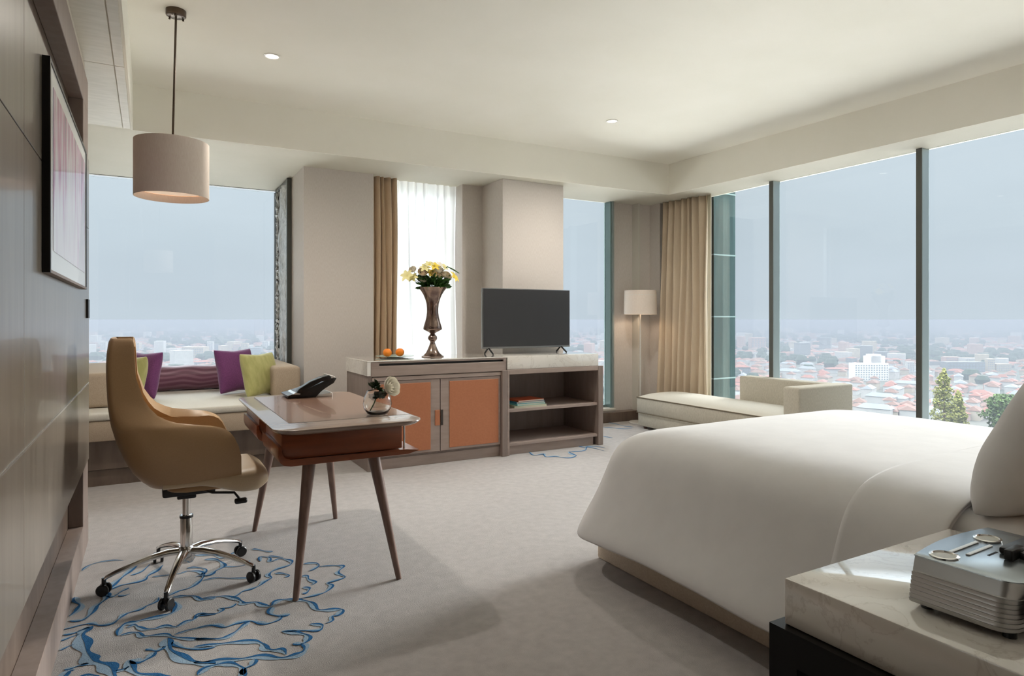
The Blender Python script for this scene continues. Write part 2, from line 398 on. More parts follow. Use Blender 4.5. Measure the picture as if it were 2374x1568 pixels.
# ---- windows
def window(name, parts):
    """parts: list of (part name, material, boxes)"""
    root = bpy.data.objects.new(name, None); col.objects.link(root); root['kind'] = 'structure'
    for pn, m, bxs in parts:
        b = B()
        for q in bxs: box(b, *q)
        obj(pn, b, m, root, smooth=False)
    return root
window('window_1', [('window_frame', 'mullion_dark', [(-0.62, 1.23, 7.36, 7.42, .715, .745), (-0.62, 1.23, 7.37, 7.41, 2.618, ZS), (1.19, 1.23, 7.36, 7.42, .745, 2.6)]),
                    ('window_sill', 'sill_stone', [(-0.62, 1.23, 7.20, 7.36, .70, .722)]),
                    ('pane', 'window_glass', [(-0.62, 1.19, 7.385, 7.395, .745, 2.6)])])
window('window_2', [('window_frame', 'mullion_light', [(1.885, 2.83, 6.30, 6.36, .14, .17), (1.885, 2.83, 6.30, 6.36, 2.6, ZS)]),
                    ('pane', 'window_glass', [(1.885, 2.83, 6.325, 6.335, .17, 2.6)])])
window('window_3', [('window_frame', 'teal_metal', [(4.775, 4.81, 6.06, 6.18, .165, ZS), (3.79, 4.775, 6.14, 6.18, .165, .19)]),
                    ('window_edge', 'mullion_light', [(4.79, 4.815, 6.04, 6.06, .165, ZS)]),
                    ('pane', 'window_glass', [(3.79, 4.775, 6.155, 6.165, .19, ZS)])])
my = [5.79, 4.345, 2.907, 1.465]
window('window_4', [('pane', 'window_glass', [(5.585, 5.595, 0.4, 5.87, .14, ZS)])])
for y in my[1:]:
    b = B(); box(b, 5.50, 5.605, y, y + .048, 0.14, ZS, .002, 1)
    o = obj('mullion', b, 'mullion_light', bpy.data.objects['window_4'])
    b = B(); box(b, 5.494, 5.50, y + .002, y + .046, 0.14, ZS); obj('mullion_shade_face', b, 'mullion_dark', bpy.data.objects['window_4'], smooth=False)  # room-side strip in a darker colour, painting the mullion's shade
# glazed wings of the tower itself, outside
def wing(x0, x1, y0, y1, name):
    b = B(); box(b, x0, x1, y0, y1, -70, 14)
    o = struct(name, b, 'tower_glass', smooth=False)
    b = B()
    for k in range(-12, 8):
        z = 1.22 + k * 0.72 + .02
        box(b, x0 - .006, x1 + .006, y0 - .006, y1 + .006, z, z + .016)
    obj('transom', b, 'teal_metal', o, smooth=False)
vary('tower_glass', rgb(40, 56, 56), rgb(50, 68, 67), scale=(16, 16, .4), nscale=3, rough=0.08, coat=0.5)
wing(5.68, 6.035, 5.30, 6.44, 'exterior_wall_1')

# ---- ceiling fittings
def downlight(x, y, label, r=.052):
    t = thing('downlight', label, 'ceiling light', (x, y, 2.966), group='recessed ceiling downlights')
    b = B(); lathe(b, [(r * .80, -.001), (r, -.001), (r * 1.04, -.004), (r * .84, -.006), (r * .80, -.004)], (x, y, 2.966), 32, cap=False)
    obj('trim_ring', b, 'white_plastic', t)
    b = B(); lathe(b, [(0.001, -.002), (r * .79, -.002), (r * .79, -.0012), (.001, -.0012)], (x, y, 2.966), 32); obj('lens', b, 'lamp_glow', t)
    l = bpy.data.lights.new('downlight_lamp', 'SPOT'); l.energy = DOWNLIGHT_W; l.spot_size = R(156); l.spot_blend = 0.9
    l.shadow_soft_size = 0.05; l.color = (1, .93, .84)
    lo = bpy.data.objects.new('downlight_lamp', l); col.objects.link(lo); lo.parent = t; lo.location = (0, 0, -.03)
downlight(.708, 4.486, 'round recessed downlight in the ceiling near the hanging drum lamp')
downlight(3.55, 4.48, 'round recessed downlight in the ceiling above the television end of the room')

# pendant
t = thing('pendant_lamp', 'drum pendant lamp with pale linen shade hanging from a dark rod over the desk', 'pendant lamp', (.13, 4.09, 2.966))
t.rotation_euler = (0, 0, 0)
b = B(); lathe(b, [(0, 0), (.052, 0), (.052, -.03), (.046, -.034), (0, -.034)], t.location, 32)
for a in range(3):
    ang = a * 2.09 + .4
    lathe(b, [(.004, -.034), (.006, -.045), (.0, -.048)], t.location + Vector((.04 * math.cos(ang), .04 * math.sin(ang), 0)), 8)
obj('canopy', b, 'dark_bronze', t)
b = B(); tube(b, [(.13, 4.09, 2.94), (.113, 4.09, 2.19)], .0062, 10); obj('rod', b, 'dark_bronze', t)
def drum(b, c, r0, r1, z0, z1, th=.003):
    lathe(b, [(r0, z0), (r1, z1), (r1 - th, z1), (r0 - th, z0), (r0, z0)], (c[0], c[1], 0), 64, cap=False)
b = B(); drum(b, (.11, 4.09), .19, .19, 1.905, 2.215); sh = obj('lamp_shade', b, 'lampshade_linen', t, sharp=60)
b = B(); lathe(b, [(.1, 1.952), (.186, 1.952), (.186, 1.949), (.1, 1.949), (0.001, 1.949)], (.11, 4.09, 0), 48, cap=False); obj('diffuser', b, 'shade_inside', t)
b = B(); lathe(b, [(.001, 2.195), (.188, 2.195), (.188, 2.192), (.001, 2.192)], (.11, 4.09, 0), 48, cap=False); obj('top_ring', b, 'lampshade_linen', t)
l = bpy.data.lights.new('pendant_bulb', 'POINT'); l.energy = 18; l.color = (1, .8, .58); l.shadow_soft_size = .05
lo = bpy.data.objects.new('pendant_bulb', l); col.objects.link(lo); lo.parent = t; lo.location = (-.02, 0, 2.06 - 2.966)

# framed picture on the left wall
t = thing('framed_picture', 'wide framed abstract print, purple strokes on white, in a deep black frame', 'picture', (-.29, 3.1, 1.37))
b = B()
Y0, Y1, Z0, Z1, XF, XB = 2.435, 3.76, 1.365, 2.037, -.268, -.289
for q in ((XB, XF, Y0, Y0 + .02, Z0, Z1), (XB, XF, Y1 - .02, Y1, Z0, Z1), (XB, XF, Y0 + .02, Y1 - .02, Z1 - .012, Z1)): box(b, *q)
XB2 = -.29
obj('frame', b, 'black_frame', t, smooth=False)
b = B(); box(b, XB, XF, Y0 + .02, Y1 - .02, Z0, Z0 + .01); obj('bottom_rail', b, 'taupe_side', t, smooth=False)
b = B(); box(b, XB, XF - .003, Y0 + .02, Y1 - .02, Z0 + .01, Z1 - .012); obj('mat_board', b, 'mat_white', t, smooth=False)
def art():
    m, tt, bb = principled('abstract_print', rgb(226, 220, 228), 0.3, coat=0.4)
    c = tt.nodes.new('ShaderNodeTexCoord'); mpn = tt.nodes.new('ShaderNodeMapping'); mpn.inputs['Scale'].default_value = (1, 9, .7)
    tt.links.new(c.outputs['Generated'], mpn.inputs[0])
    n = tt.nodes.new('ShaderNodeTexNoise'); n.inputs['Scale'].default_value = 2.3; n.inputs['Detail'].default_value = 5
    tt.links.new(mpn.outputs[0], n.inputs[0])
    s = tt.nodes.new('ShaderNodeSeparateXYZ'); tt.links.new(c.outputs['Generated'], s.inputs[0])
    ad = tt.nodes.new('ShaderNodeMath'); ad.operation = 'MULTIPLY_ADD'
    tt.links.new(s.outputs['Z'], ad.inputs[0]); ad.inputs[1].default_value = .32; tt.links.new(n.outputs['Fac'], ad.inputs[2])
    r = tt.nodes.new('ShaderNodeValToRGB'); tt.links.new(ad.outputs[0], r.inputs[0])
    e = r.color_ramp.elements; e[0].position = .54; e[0].color = rgb(228, 224, 232); e[1].position = .98; e[1].color = rgb(96, 70, 110)
    for p, cc in ((.68, rgb(216, 202, 218)), (.76, rgb(196, 146, 188)), (.83, rgb(170, 60, 134))):
        k = e.new(p); k.color = cc
    tt.links.new(r.outputs[0], bb.inputs['Base Color'])
art()
b = B(); box(b, XB, XF - .001, Y0 + .09, Y1 - .09, Z0 + .075, Z1 - .07); obj('print', b, 'abstract_print', t, smooth=False)

# ---- curtains
def curtain(name, x0, y0, x1, y1, z0, z1, folds, amp, mat, label, cat='curtain', flare=(0, 0), seed=0, parent=None, th=.004, nrm=1):
    random.seed(seed)
    d = Vector((x1 - x0, y1 - y0, 0)); L = d.length; d.normalize(); n = Vector((-d.y, d.x, 0)) * nrm
    ph = [random.uniform(-.7, .7) for _ in range(folds + 3)]; am = [random.uniform(.65, 1.2) for _ in range(folds + 3)]
    def f(a, v):
        z = z1 + (z0 - z1) * v
        k = a * folds; i = int(k); fr = k - i
        A = am[i] * (1 - fr) + am[i + 1] * fr; q = ph[i] * (1 - fr) + ph[i + 1] * fr
        s = math.sin(2 * PI * a * folds + q * (0.4 + .6 * v)) + .25 * math.sin(4 * PI * a * folds + 3 * q)
        e = v ** 1.4
        al = -flare[0] * e * (1 - a) + flare[1] * e * a
        return Vector((x0, y0, z)) + d * (a * L + al + .012 * math.sin(z * 2.1 + q * 5) * (a > .03)) + n * (amp * A * s * (.75 + .35 * v))
    b = B(); grid(b, f, folds * 12 + 1, 26)
    o = obj(name, b, mat, parent, sharp=80)
    if th:
        m = o.modifiers.new('thickness', 'SOLIDIFY'); m.thickness = th; m.offset = 0
    if parent is None: tag(o, label, cat)
    return o
curtain('curtain', 1.90, 6.11, 2.13, 6.11, .02, ZS - .004, 4, .030, 'curtain_tan', 'tan curtain gathered narrow beside the bright sheer, behind the oranges', seed=4, flare=(0, .02))
curtain('sheer_curtain', 2.12, 6.19, 2.825, 6.19, .145, ZS - .004, 9, .022, 'sheer_voile', 'white sheer curtain glowing with daylight behind the tall vase of flowers', 'curtain', seed=9, th=0)
curtain('curtain', 5.385, 5.80, 5.46, 5.20, .025, ZS - .004, 7, .052, 'curtain_pale', 'long beige drape hanging in the window corner behind the floor lamp', seed=12, flare=(.10, 0.0), nrm=-1)
b = B()
def edge(a, v): return Vector((5.47 + .02 * math.sin(a * 5), 5.195 - .075 * a, 2.618 - 2.59 * v))
grid(b, edge, 8, 6)
principled('curtain_lit_edge', rgb(232, 226, 206), 0.8)  # pale strip paints the daylight along the drape's edge
o = obj('curtain_lit_edge', b, 'curtain_lit_edge', bpy.data.objects['curtain.001'], world=True)
m = o.modifiers.new('thickness', 'SOLIDIFY'); m.thickness = .006

# ---- carved screen in the bay
t = thing('carved_screen', 'tall silvery carved openwork screen in a dark frame beside the bay window', 'screen', (1.2, 6.95, .72))
b = B()
for q in ((1.185, 1.228, 6.62, 6.66), (1.185, 1.228, 7.27, 7.30)): box(b, *q, .72, ZS - .002, .003, 1)
for z in (.72, ZS - .04): box(b, 1.19, 1.228, 6.66, 7.27, z, z + .035, .003, 1)
obj('frame', b, 'mullion_dark', t)
def scr(a, v):
    y = 6.66 + .50 * a; z = .755 + (ZS - .795) * v
    q = noise.noise(Vector((y * 4, z * 2.5, 1.3))) * .03 + noise.noise(Vector((y * 12, z * 8, 4))) * .018
    return Vector((1.205 - abs(q), y, z))
b = B(); grid(b, scr, 30, 150); o = obj('carved_panel', b, 'hammered_silver', t)
m = o.modifiers.new('thickness', 'SOLIDIFY'); m.thickness = .012; m.offset = 1
b = B(); random.seed(5); z = .78
while z < ZS - .1:
    hgt = random.uniform(.06, .14)
    pts = [(1.195 + random.uniform(-.01, .01), 7.165 + .045 + .045 * math.cos(k * PI / 5 + 1), z + hgt / 2 + hgt * .55 * math.sin(k * PI / 5 + 1)) for k in range(11)]
    tube(b, pts, [.009 + .005 * math.sin(k) for k in range(11)], 8); z += hgt * .92
tube(b, [(1.2, 7.262, .76), (1.19, 7.255, 1.5), (1.2, 7.262, 2.58)], .008, 8)
obj('carved_edge', b, 'hammered_silver', t)

# ================================================================== OUTSIDE: hazy city far below
GZ = -70.0
def rotz(p, a, c): 
    x, y = p; return (c[0] + x * math.cos(a) - y * math.sin(a), c[1] + x * math.sin(a) + y * math.cos(a))
vary('city_ground', rgb(49, 59, 49), rgb(83, 78, 72), nscale=0.012, detail=12, rough=0.95, lo=.42, hi=.58)
MATS['city_ground'].node_tree.nodes['Noise Texture'].inputs['Roughness'].default_value = .75
b = B(); v = [b.verts.new(p) for p in ((-9000, -9000, GZ), (9000, -9000, GZ), (9000, 9000, GZ), (-9000, 9000, GZ))]; b.faces.new(v)
struct('ground', b, 'city_ground', smooth=False)
vary('bounce_white', rgb(236, 233, 226), rgb(243, 240, 234), nscale=3, rough=.95)  # near-white surface for the added reflector slab
b = B(); box(b, -32, 38, -30, 34, -9.0, -8.5); struct('unseen_bounce_slab', b, 'bounce_white', smooth=False)  # added out of view: throws daylight up through the windows onto the ceiling
vary('city_white', rgb(156, 155, 152), rgb(164, 163, 160), nscale=.2, rough=.8)
vary('city_bright', rgb(207, 206, 204), rgb(210, 209, 208), nscale=.2, rough=.7)
vary('city_cream', rgb(148, 137, 121), rgb(156, 147, 132), nscale=.2, rough=.8)
vary('city_pink', rgb(144, 118, 110), rgb(152, 128, 118), nscale=.2, rough=.8)
vary('city_grey', rgb(94, 99, 102), rgb(105, 110, 113), nscale=.2, rough=.8)
vary('roof_red', rgb(104, 66, 56), rgb(120, 78, 66), nscale=.3, rough=.9)
vary('roof_brown', rgb(88, 64, 54), rgb(100, 75, 64), nscale=.3, rough=.9)
vary('city_window', rgb(96, 108, 120), rgb(112, 124, 134), nscale=1, rough=.3)
vary('city_tree', rgb(27, 44, 32), rgb(41, 59, 41), nscale=.4, rough=.95)
random.seed(21)
TAKEN = []
def gpt(u, v): p = P(u, v, GZ); return p.x, p.y
def block(name, u0, u1, vt, vb, mat, label, cat='building', group=None, roof=None, wins=(0, 0), depth=.6, extra=()):
    x0, y0 = gpt(u0, vb); x1, y1 = gpt(u1, vb)
    cx, cy = (x0 + x1) / 2, (y0 + y1) / 2; wd = math.hypot(x1 - x0, y1 - y0); a = math.atan2(y1 - y0, x1 - x0)
    d = cx * math.sin(YAW) + cy * math.cos(YAW); hgt = (vb - vt) * d / FPX
    t = thing(name, label, cat, (cx, cy, GZ), a, group)
    dp = wd * depth
    def part(nm, m, bxs):
        bb = B()
        for q in bxs: box(bb, *q)
        obj(nm, bb, m, t, world=False, smooth=False)
    bw = B(); box(bw, -wd / 2, wd / 2, 0, dp, 0, hgt)
    for k, (fx0, fx1, fz1) in enumerate(extra):
        part('tower_block', mat, [(-wd / 2 + wd * fx0, -wd / 2 + wd * fx1, dp * .1, dp * .9, hgt, hgt * fz1)])
    if roof:
        bb = B(); ov = wd * .04
        vs = [bb.verts.new(q) for q in ((-wd / 2 - ov, -ov, hgt), (wd / 2 + ov, -ov, hgt), (wd / 2 + ov, dp + ov, hgt), (-wd / 2 - ov, dp + ov, hgt), (-wd / 4, dp / 2, hgt * 1.3), (wd / 4, dp / 2, hgt * 1.3))]
        for q in ((0, 1, 5, 4), (1, 2, 5), (2, 3, 4, 5), (3, 0, 4), (3, 2, 1, 0)): bb.faces.new([vs[i] for i in q])
        obj('roof', bb, roof, t, world=False, smooth=False)
    nx, nz_ = wins
    if nx:
        sxx = wd / nx; szz = hgt / (nz_ + .6)
        for i in range(nx):
            for j in range(nz_):
                cx2 = -wd / 2 + (i + .5) * sxx; cz = (j + .6) * szz
                box(bw, cx2 - sxx * .27, cx2 + sxx * .27, -.12, .1, cz - szz * .25, cz + szz * .25, mi=1)
    obj('wall', bw, mat, t, world=False, smooth=False, slots=[mat, 'city_window'])
    TAKEN.append((cx - math.sin(a) * dp / 2, cy + math.cos(a) * dp / 2, max(wd, dp) * .75))
    return t
block('tower_building', 1982, 2060, 843, 883, 'city_bright', 'large white stepped building, brightest in the hazy city beyond the right window', wins=(13, 7), depth=.35, extra=[(.42, .92, 1.42), (.5, .8, 1.52)])
block('red_roofed_building', 1706, 1740, 852, 868, 'city_grey', 'grey hall with a red hipped roof in the city beside the teal glass wing', roof='roof_red', wins=(8, 2))
block('long_building', 2196, 2284, 840, 863, 'city_grey', 'long low grey-green building in the city, right of the wide mullion', wins=(12, 3), depth=.3)
block('apartment_building', 2290, 2307, 832, 862, 'city_cream', 'slim cream tower block at the end of the long grey building', wins=(4, 6))
block('apartment_building', 2194, 2226, 828, 850, 'city_pink', 'pinkish block with dark windows behind the long grey building', wins=(8, 5))
block('apartment_building', 2240, 2284, 831, 852, 'city_white', 'wide white block rising behind the long grey building', wins=(8, 5))
block('apartment_building', 2310, 2345, 844, 862, 'city_cream', 'low cream blocks right of the slim cream tower', wins=(8, 3))
block('apartment_building', 2104, 2120, 839, 866, 'city_white', 'narrow white block just left of the wide window mullion', wins=(3, 5))
block('apartment_building', 1742, 1776, 783, 812, 'city_pink', 'faint pink tower block in the haze left of the narrow mullion', wins=(5, 6))
block('apartment_building', 1832, 1848, 793, 812, 'city_cream', 'small faint cream tower in the haze above the chaise back')
block('warehouse', 1925, 1978, 856, 866, 'city_white', 'low hall with a wide orange-red roof left of the big white building', roof='roof_red')
block('warehouse', 1866, 1895, 830, 836, 'city_white', 'pale flat hall roof far left of the big white building', roof='roof_red')
block('apartment_building', 421, 471, 805, 828, 'city_cream', 'wide cream building in the middle of the left window view', wins=(10, 4))
block('apartment_building', 480, 493, 792, 816, 'city_white', 'slim white tower right of the wide cream building in the left window', wins=(3, 6))
block('apartment_building', 494, 505, 798, 814, 'city_grey', 'blue-grey tower touching the slim white tower in the left window', wins=(3, 5))
block('apartment_building', 608, 622, 791, 815, 'city_white', 'bright white tower nearest the carved screen in the left window view', wins=(3, 6))
block('apartment_building', 558, 574, 796, 822, 'city_cream', 'pale tower standing above the gap between purple and green cushions', wins=(4, 6))
block('apartment_building', 540, 556, 798, 816, 'city_pink', 'pinkish block left of the pale tower above the purple cushion', wins=(4, 4))
block('apartment_building', 576, 604, 806, 822, 'city_grey', 'row of grey blocks between two towers near the carved screen', wins=(6, 3))
block('apartment_building', 366, 390, 796, 814, 'city_cream', 'cream block left of the wide cream building in the left window', wins=(5, 4))
block('apartment_building', 374, 388, 808, 822, 'city_white', 'short white block in front of the cream block in the left window', wins=(3, 3))
block('apartment_building', 258, 278, 771, 784, 'city_cream', 'pale block high in the haze directly above the chair back', wins=(4, 3))
block('apartment_building', 232, 245, 792, 816, 'city_white', 'white tower close to the wood wall in the left window view', wins=(3, 5))
block('apartment_building', 204, 221, 794, 806, 'city_pink', 'pinkish round-topped block touching the wood wall edge', wins=(4, 2))
block('apartment_building', 302, 322, 795, 812, 'city_cream', 'pale building just right of the chair headrest in the left window', wins=(4, 3))
block('apartment_building', 288, 299, 768, 776, 'city_white', 'small bright building above the chair in the far haze', wins=(3, 2))
block('apartment_building', 1372, 1388, 800, 812, 'city_white', 'white building in the narrow window right of the television')

# individual low houses nearest the tower (three shapes, copied)
def house_mesh(w_, d_, h_, wall, roof, hip):
    bb = B(); box(bb, -w_ / 2, w_ / 2, -d_ / 2, d_ / 2, 0, h_)
    o = .5
    vs = [bb.verts.new(q) for q in ((-w_ / 2 - o, -d_ / 2 - o, h_), (w_ / 2 + o, -d_ / 2 - o, h_), (w_ / 2 + o, d_ / 2 + o, h_), (-w_ / 2 - o, d_ / 2 + o, h_), (-w_ / 2 * hip, 0, h_ + 2.6), (w_ / 2 * hip, 0, h_ + 2.6))]
    for q in ((0, 1, 5, 4), (1, 2, 5), (2, 3, 4, 5), (3, 0, 4), (3, 2, 1, 0)):
        f = bb.faces.new([vs[i] for i in q]); f.material_index = 1
    me = bpy.data.meshes.new('house'); bmesh.ops.recalc_face_normals(bb, faces=bb.faces); bb.to_mesh(me); bb.free()
    me.materials.append(MATS[wall]); me.materials.append(MATS[roof]); return me
kinds = [(house_mesh(12, 8, 5, 'city_white', 'roof_red', .5), 'white house under a red hipped roof'),
         (house_mesh(15, 9, 6, 'city_cream', 'roof_brown', .6), 'cream house under a brown hipped roof'),
         (house_mesh(10, 9, 7, 'city_white', 'roof_brown', .3), 'tall white house under a brown roof'),
         (house_mesh(20, 10, 7, 'city_white', 'city_grey', .7), 'long white house under a grey roof'),
         (house_mesh(14, 10, 5, 'city_pink', 'roof_red', .5), 'pink house under a red roof')]
random.seed(3)
names = ['white_house', 'cream_house', 'tall_house', 'long_house', 'pink_house']
spots = []
for row in range(22):                                  # streets of houses, angled to the view
    d = 455 + row * 19 + row * row * .25
    for k in range(20):
        lat = (.33 + k * .0262 + random.uniform(-.006, .006)) * d
        if random.random() < .30: continue
        dd = d + random.uniform(-5, 5)
        x = math.sin(YAW) * dd + math.cos(YAW) * lat; y = math.cos(YAW) * dd - math.sin(YAW) * lat
        if all((x - a0) ** 2 + (y - a1) ** 2 > (a2 + 10) ** 2 for a0, a1, a2 in TAKEN):
            spots.append((x, y, row, lat / d))
spots = spots[:290]
for x, y, row, la in spots:
    k = random.randrange(5)
    o = bpy.data.objects.new(names[k], kinds[k][0]); col.objects.link(o)
    o.location = (x, y, GZ); o.rotation_euler = (0, 0, random.choice((0.3, 1.87, .5)) + random.uniform(-.1, .1))
    s_ = random.uniform(.8, 1.25); o.scale = (s_, s_, random.uniform(.8, 1.2))
    where = next(w_ for lim, w_ in ((.41, 'left of the thin mullion'), (.48, 'just right of the thin mullion'), (.535, 'left of the big white building'), (.59, 'below the big white building'),
                 (.645, 'just left of the wide mullion'), (.70, 'beside the yellow-green trees'), (.76, 'between both kinds of trees'), (9, 'above the dark green tree')) if la < lim)
    far = ('nearest street', 'second street', 'third street', 'fourth street', 'fifth street', 'sixth street', 'farthest streets')[min(6, row // 2)]
    tag(o, kinds[k][1] + ', %s, %s' % (far, where), 'house', 'low houses of the hillside town')
    TAKEN.append((x, y, 12))
def city_mass(name, n, dmin, dmax, l0, l1, seed, trees=False):
    random.seed(seed); bb = B()
    def addbox(x, y, a, w_, d_, h_, mi, roof):
        ca, sa = math.cos(a), math.sin(a)
        def q(px, py, z): return bb.verts.new((x + px * ca - py * sa, y + px * sa + py * ca, GZ + z))
        A = [q(-w_, -d_, 0), q(w_, -d_, 0), q(w_, d_, 0), q(-w_, d_, 0)]; T = [q(-w_, -d_, h_), q(w_, -d_, h_), q(w_, d_, h_), q(-w_, d_, h_)]
        for i in range(4):
            bb.faces.new((A[i], A[(i + 1) % 4], T[(i + 1) % 4], T[i])).material_index = mi
        if roof is None: bb.faces.new(T).material_index = mi
        else:
            r1 = q(-w_ * .4, 0, h_ + 2.5); r2 = q(w_ * .4, 0, h_ + 2.5)
            for f in ((T[0], T[1], r2, r1), (T[1], T[2], r2), (T[2], T[3], r1, r2), (T[3], T[0], r1)): bb.faces.new(f).material_index = roof
    def crown(x, y, r):
        n_ = 6; z0 = 0
        rings = [[bb.verts.new((x + rr * r * math.cos(2 * PI * i / n_ + k), y + rr * r * math.sin(2 * PI * i / n_ + k), GZ + zz * r)) for i in range(n_)] for k, (rr, zz) in enumerate(((.8, 0), (1, .7), (.6, 1.3)))]
        for p, s in zip(rings, rings[1:]):
            for i in range(n_): bb.faces.new((p[i], p[(i + 1) % n_], s[(i + 1) % n_], s[i]))
        bb.faces.new(rings[-1])
    for i in range(n):
        t_ = random.random(); d = dmin * (dmax / dmin) ** (t_ ** .8)
        lat = random.uniform(l0, l1) * d
        x = math.sin(YAW) * d + math.cos(YAW) * lat; y = math.cos(YAW) * d - math.sin(YAW) * lat
        if any((x - a0) ** 2 + (y - a1) ** 2 < (a2 + 9) ** 2 for a0, a1, a2 in (TAKEN if d < 1500 else TAKEN[:27])): continue
        nn = noise.noise(Vector((x * .006, y * .006, seed * .0)))
        sc_ = 1 + d / 2500
        if trees:
            if nn > -.02: crown(x, y, random.uniform(3.5, 7.5) * sc_)
        elif nn < .12:
            tall = random.random() < .05
            w_ = random.uniform(4, 9) * sc_; h_ = random.uniform(3.5, 7) if not tall else random.uniform(14, 30)
            m_ = random.choice((0, 0, 1, 2, 3)); rf = random.choice((4, 4, 5, 5, None)) if not tall else None
            addbox(x, y, random.uniform(0, 3), w_, w_ * random.uniform(.5, .9), h_, m_, rf)
    o = obj(name, bb, None, smooth=False, slots=['city_tree'] if trees else ['city_white', 'city_cream', 'city_pink', 'city_grey', 'roof_red', 'roof_brown'])
    return o
tag(city_mass('town_houses', 5200, 820, 5200, -.70, .82, 8), 'dense sea of tiny pale buildings fading into haze below all windows', 'distant town', kind='stuff')
tag(city_mass('town_trees', 4200, 440, 3600, -.70, .82, 31, True), 'grey-green tree masses between the roofs of the hazy town', 'trees', kind='stuff')

# hillside with garden trees close under the right window
b = B()
def hillf(a, v):
    ang = R(35) + a * R(40); rr = 120 + v * 170
    x = rr * math.sin(ang); y = rr * math.cos(ang)
    return Vector((x, y, GZ + 24 * (1 - v) ** .7 * (math.sin(PI * a)) ** .5 + (noise.noise(Vector((x * .05, y * .05, 0))) * 1.5 if v < .95 else -1)))
grid(b, hillf, 24, 12); struct('hill', b, 'city_tree')
vary('conifer_leaf', rgb(92, 98, 38), rgb(120, 118, 56), nscale=.9, rough=.8)
vary('broad_leaf', rgb(44, 66, 30), rgb(78, 98, 46), nscale=.6, rough=.8)
vary('bark', rgb(96, 78, 58), rgb(116, 96, 74), nscale=2, rough=.9)
def garden_tree(name, u, vtop, dist, widthpx, label, mat, column, seed, hgt):
    r = ray(u); x, y = r[0] * dist, r[1] * dist
    ztop = H - (vtop - HZ) * dist / FPX; zb = ztop - hgt; rad = widthpx * dist / FPX / 2
    t = thing(name, label, 'tree', (x, y, zb)); random.seed(seed)
    bb = B(); tube(bb, [(x, y, zb), (x + .2, y, zb + hgt * .4), (x, y, ztop - hgt * .15)], [.5, .35, .1], 8); obj('trunk', bb, 'bark', t)
    bb = B()
    n = 1500 if column else 1900
    for i in range(n):
        if column:
            f = random.random() ** .8; z = ztop - f * hgt * .86
            rmax = rad * (f ** .55) * (1 - .25 * max(0, f - .8) * 5) * (1 + .18 * math.sin(f * 37 + seed))
        else:
            f = random.random(); z = ztop - f * hgt * .7
            rmax = rad * math.sin(PI * min(1, f * .8 + .12)) ** .6 * (1 + .15 * math.sin(f * 17 + seed))
        a = random.uniform(0, 2 * PI); rr = rmax * random.random() ** .35 * (1 + .16 * math.sin(a * 5 + seed + f * 9))
        c = Vector((x + rr * math.cos(a), y + rr * math.sin(a), z))
        s_ = random.uniform(.35, .8) * (1 if not column else .8)
        q = Matrix.Rotation(random.uniform(0, 6), 3, Vector((random.random(), random.random(), random.random() + .01)).normalized())
        pts = [c + q @ Vector(p) * s_ for p in ((1, 0, 0), (-.5, .8, .2), (-.5, -.8, .2), (0, 0, 1.1))]
        vs = [bb.verts.new(p) for p in pts]
        for fc in ((0, 1, 2), (0, 1, 3), (1, 2, 3), (2, 0, 3)): bb.faces.new([vs[k] for k in fc])
    obj('crown', bb, mat, t, smooth=False)
garden_tree('conifer', 2188, 856, 215, 62, 'tall yellow-green columnar tree beyond the right window, behind the bed', 'conifer_leaf', True, 2, 26)
garden_tree('conifer', 2222, 908, 222, 42, 'shorter yellow-green tree touching the tall columnar tree outside', 'conifer_leaf', True, 7, 18)
garden_tree('broadleaf_tree', 2338, 918, 205, 90, 'round dark green tree outside, just left of the bed pillow', 'broad_leaf', False, 5, 17)
garden_tree('broadleaf_tree', 2395, 916, 212, 80, 'green tree crown cut by the edge of the view beside the pillow', 'broad_leaf', False, 9, 17)

# haze: a real layer of thin volume lying over the town
def hazebox():
    m = bpy.data.materials.new('haze'); m.use_nodes = True; t = m.node_tree; t.nodes.clear()
    o = t.nodes.new('ShaderNodeOutputMaterial'); s = t.nodes.new('ShaderNodeVolumeScatter')
    s.inputs['Color'].default_value = (*HAZE_COLOR, 1); s.inputs['Density'].default_value = HAZE_DENSITY
    ab = t.nodes.new('ShaderNodeVolumeAbsorption'); ab.inputs['Color'].default_value = (*HAZE_COLOR, 1); ab.inputs['Density'].default_value = HAZE_DENSITY
    ad = t.nodes.new('ShaderNodeAddShader'); t.links.new(s.outputs[0], ad.inputs[0]); t.links.new(ab.outputs[0], ad.inputs[1])
    t.links.new(ad.outputs[0], o.inputs['Volume']); MATS['haze'] = m
HAZE_COLOR = (.190, .204, .229); HAZE_DENSITY = 1 / 980
hazebox()
b = B(); box(b, -8000, 8000, -8000, 8000, GZ - 1, -4)
hz = obj('haze', b, 'haze', smooth=False); hz['kind'] = 'structure'

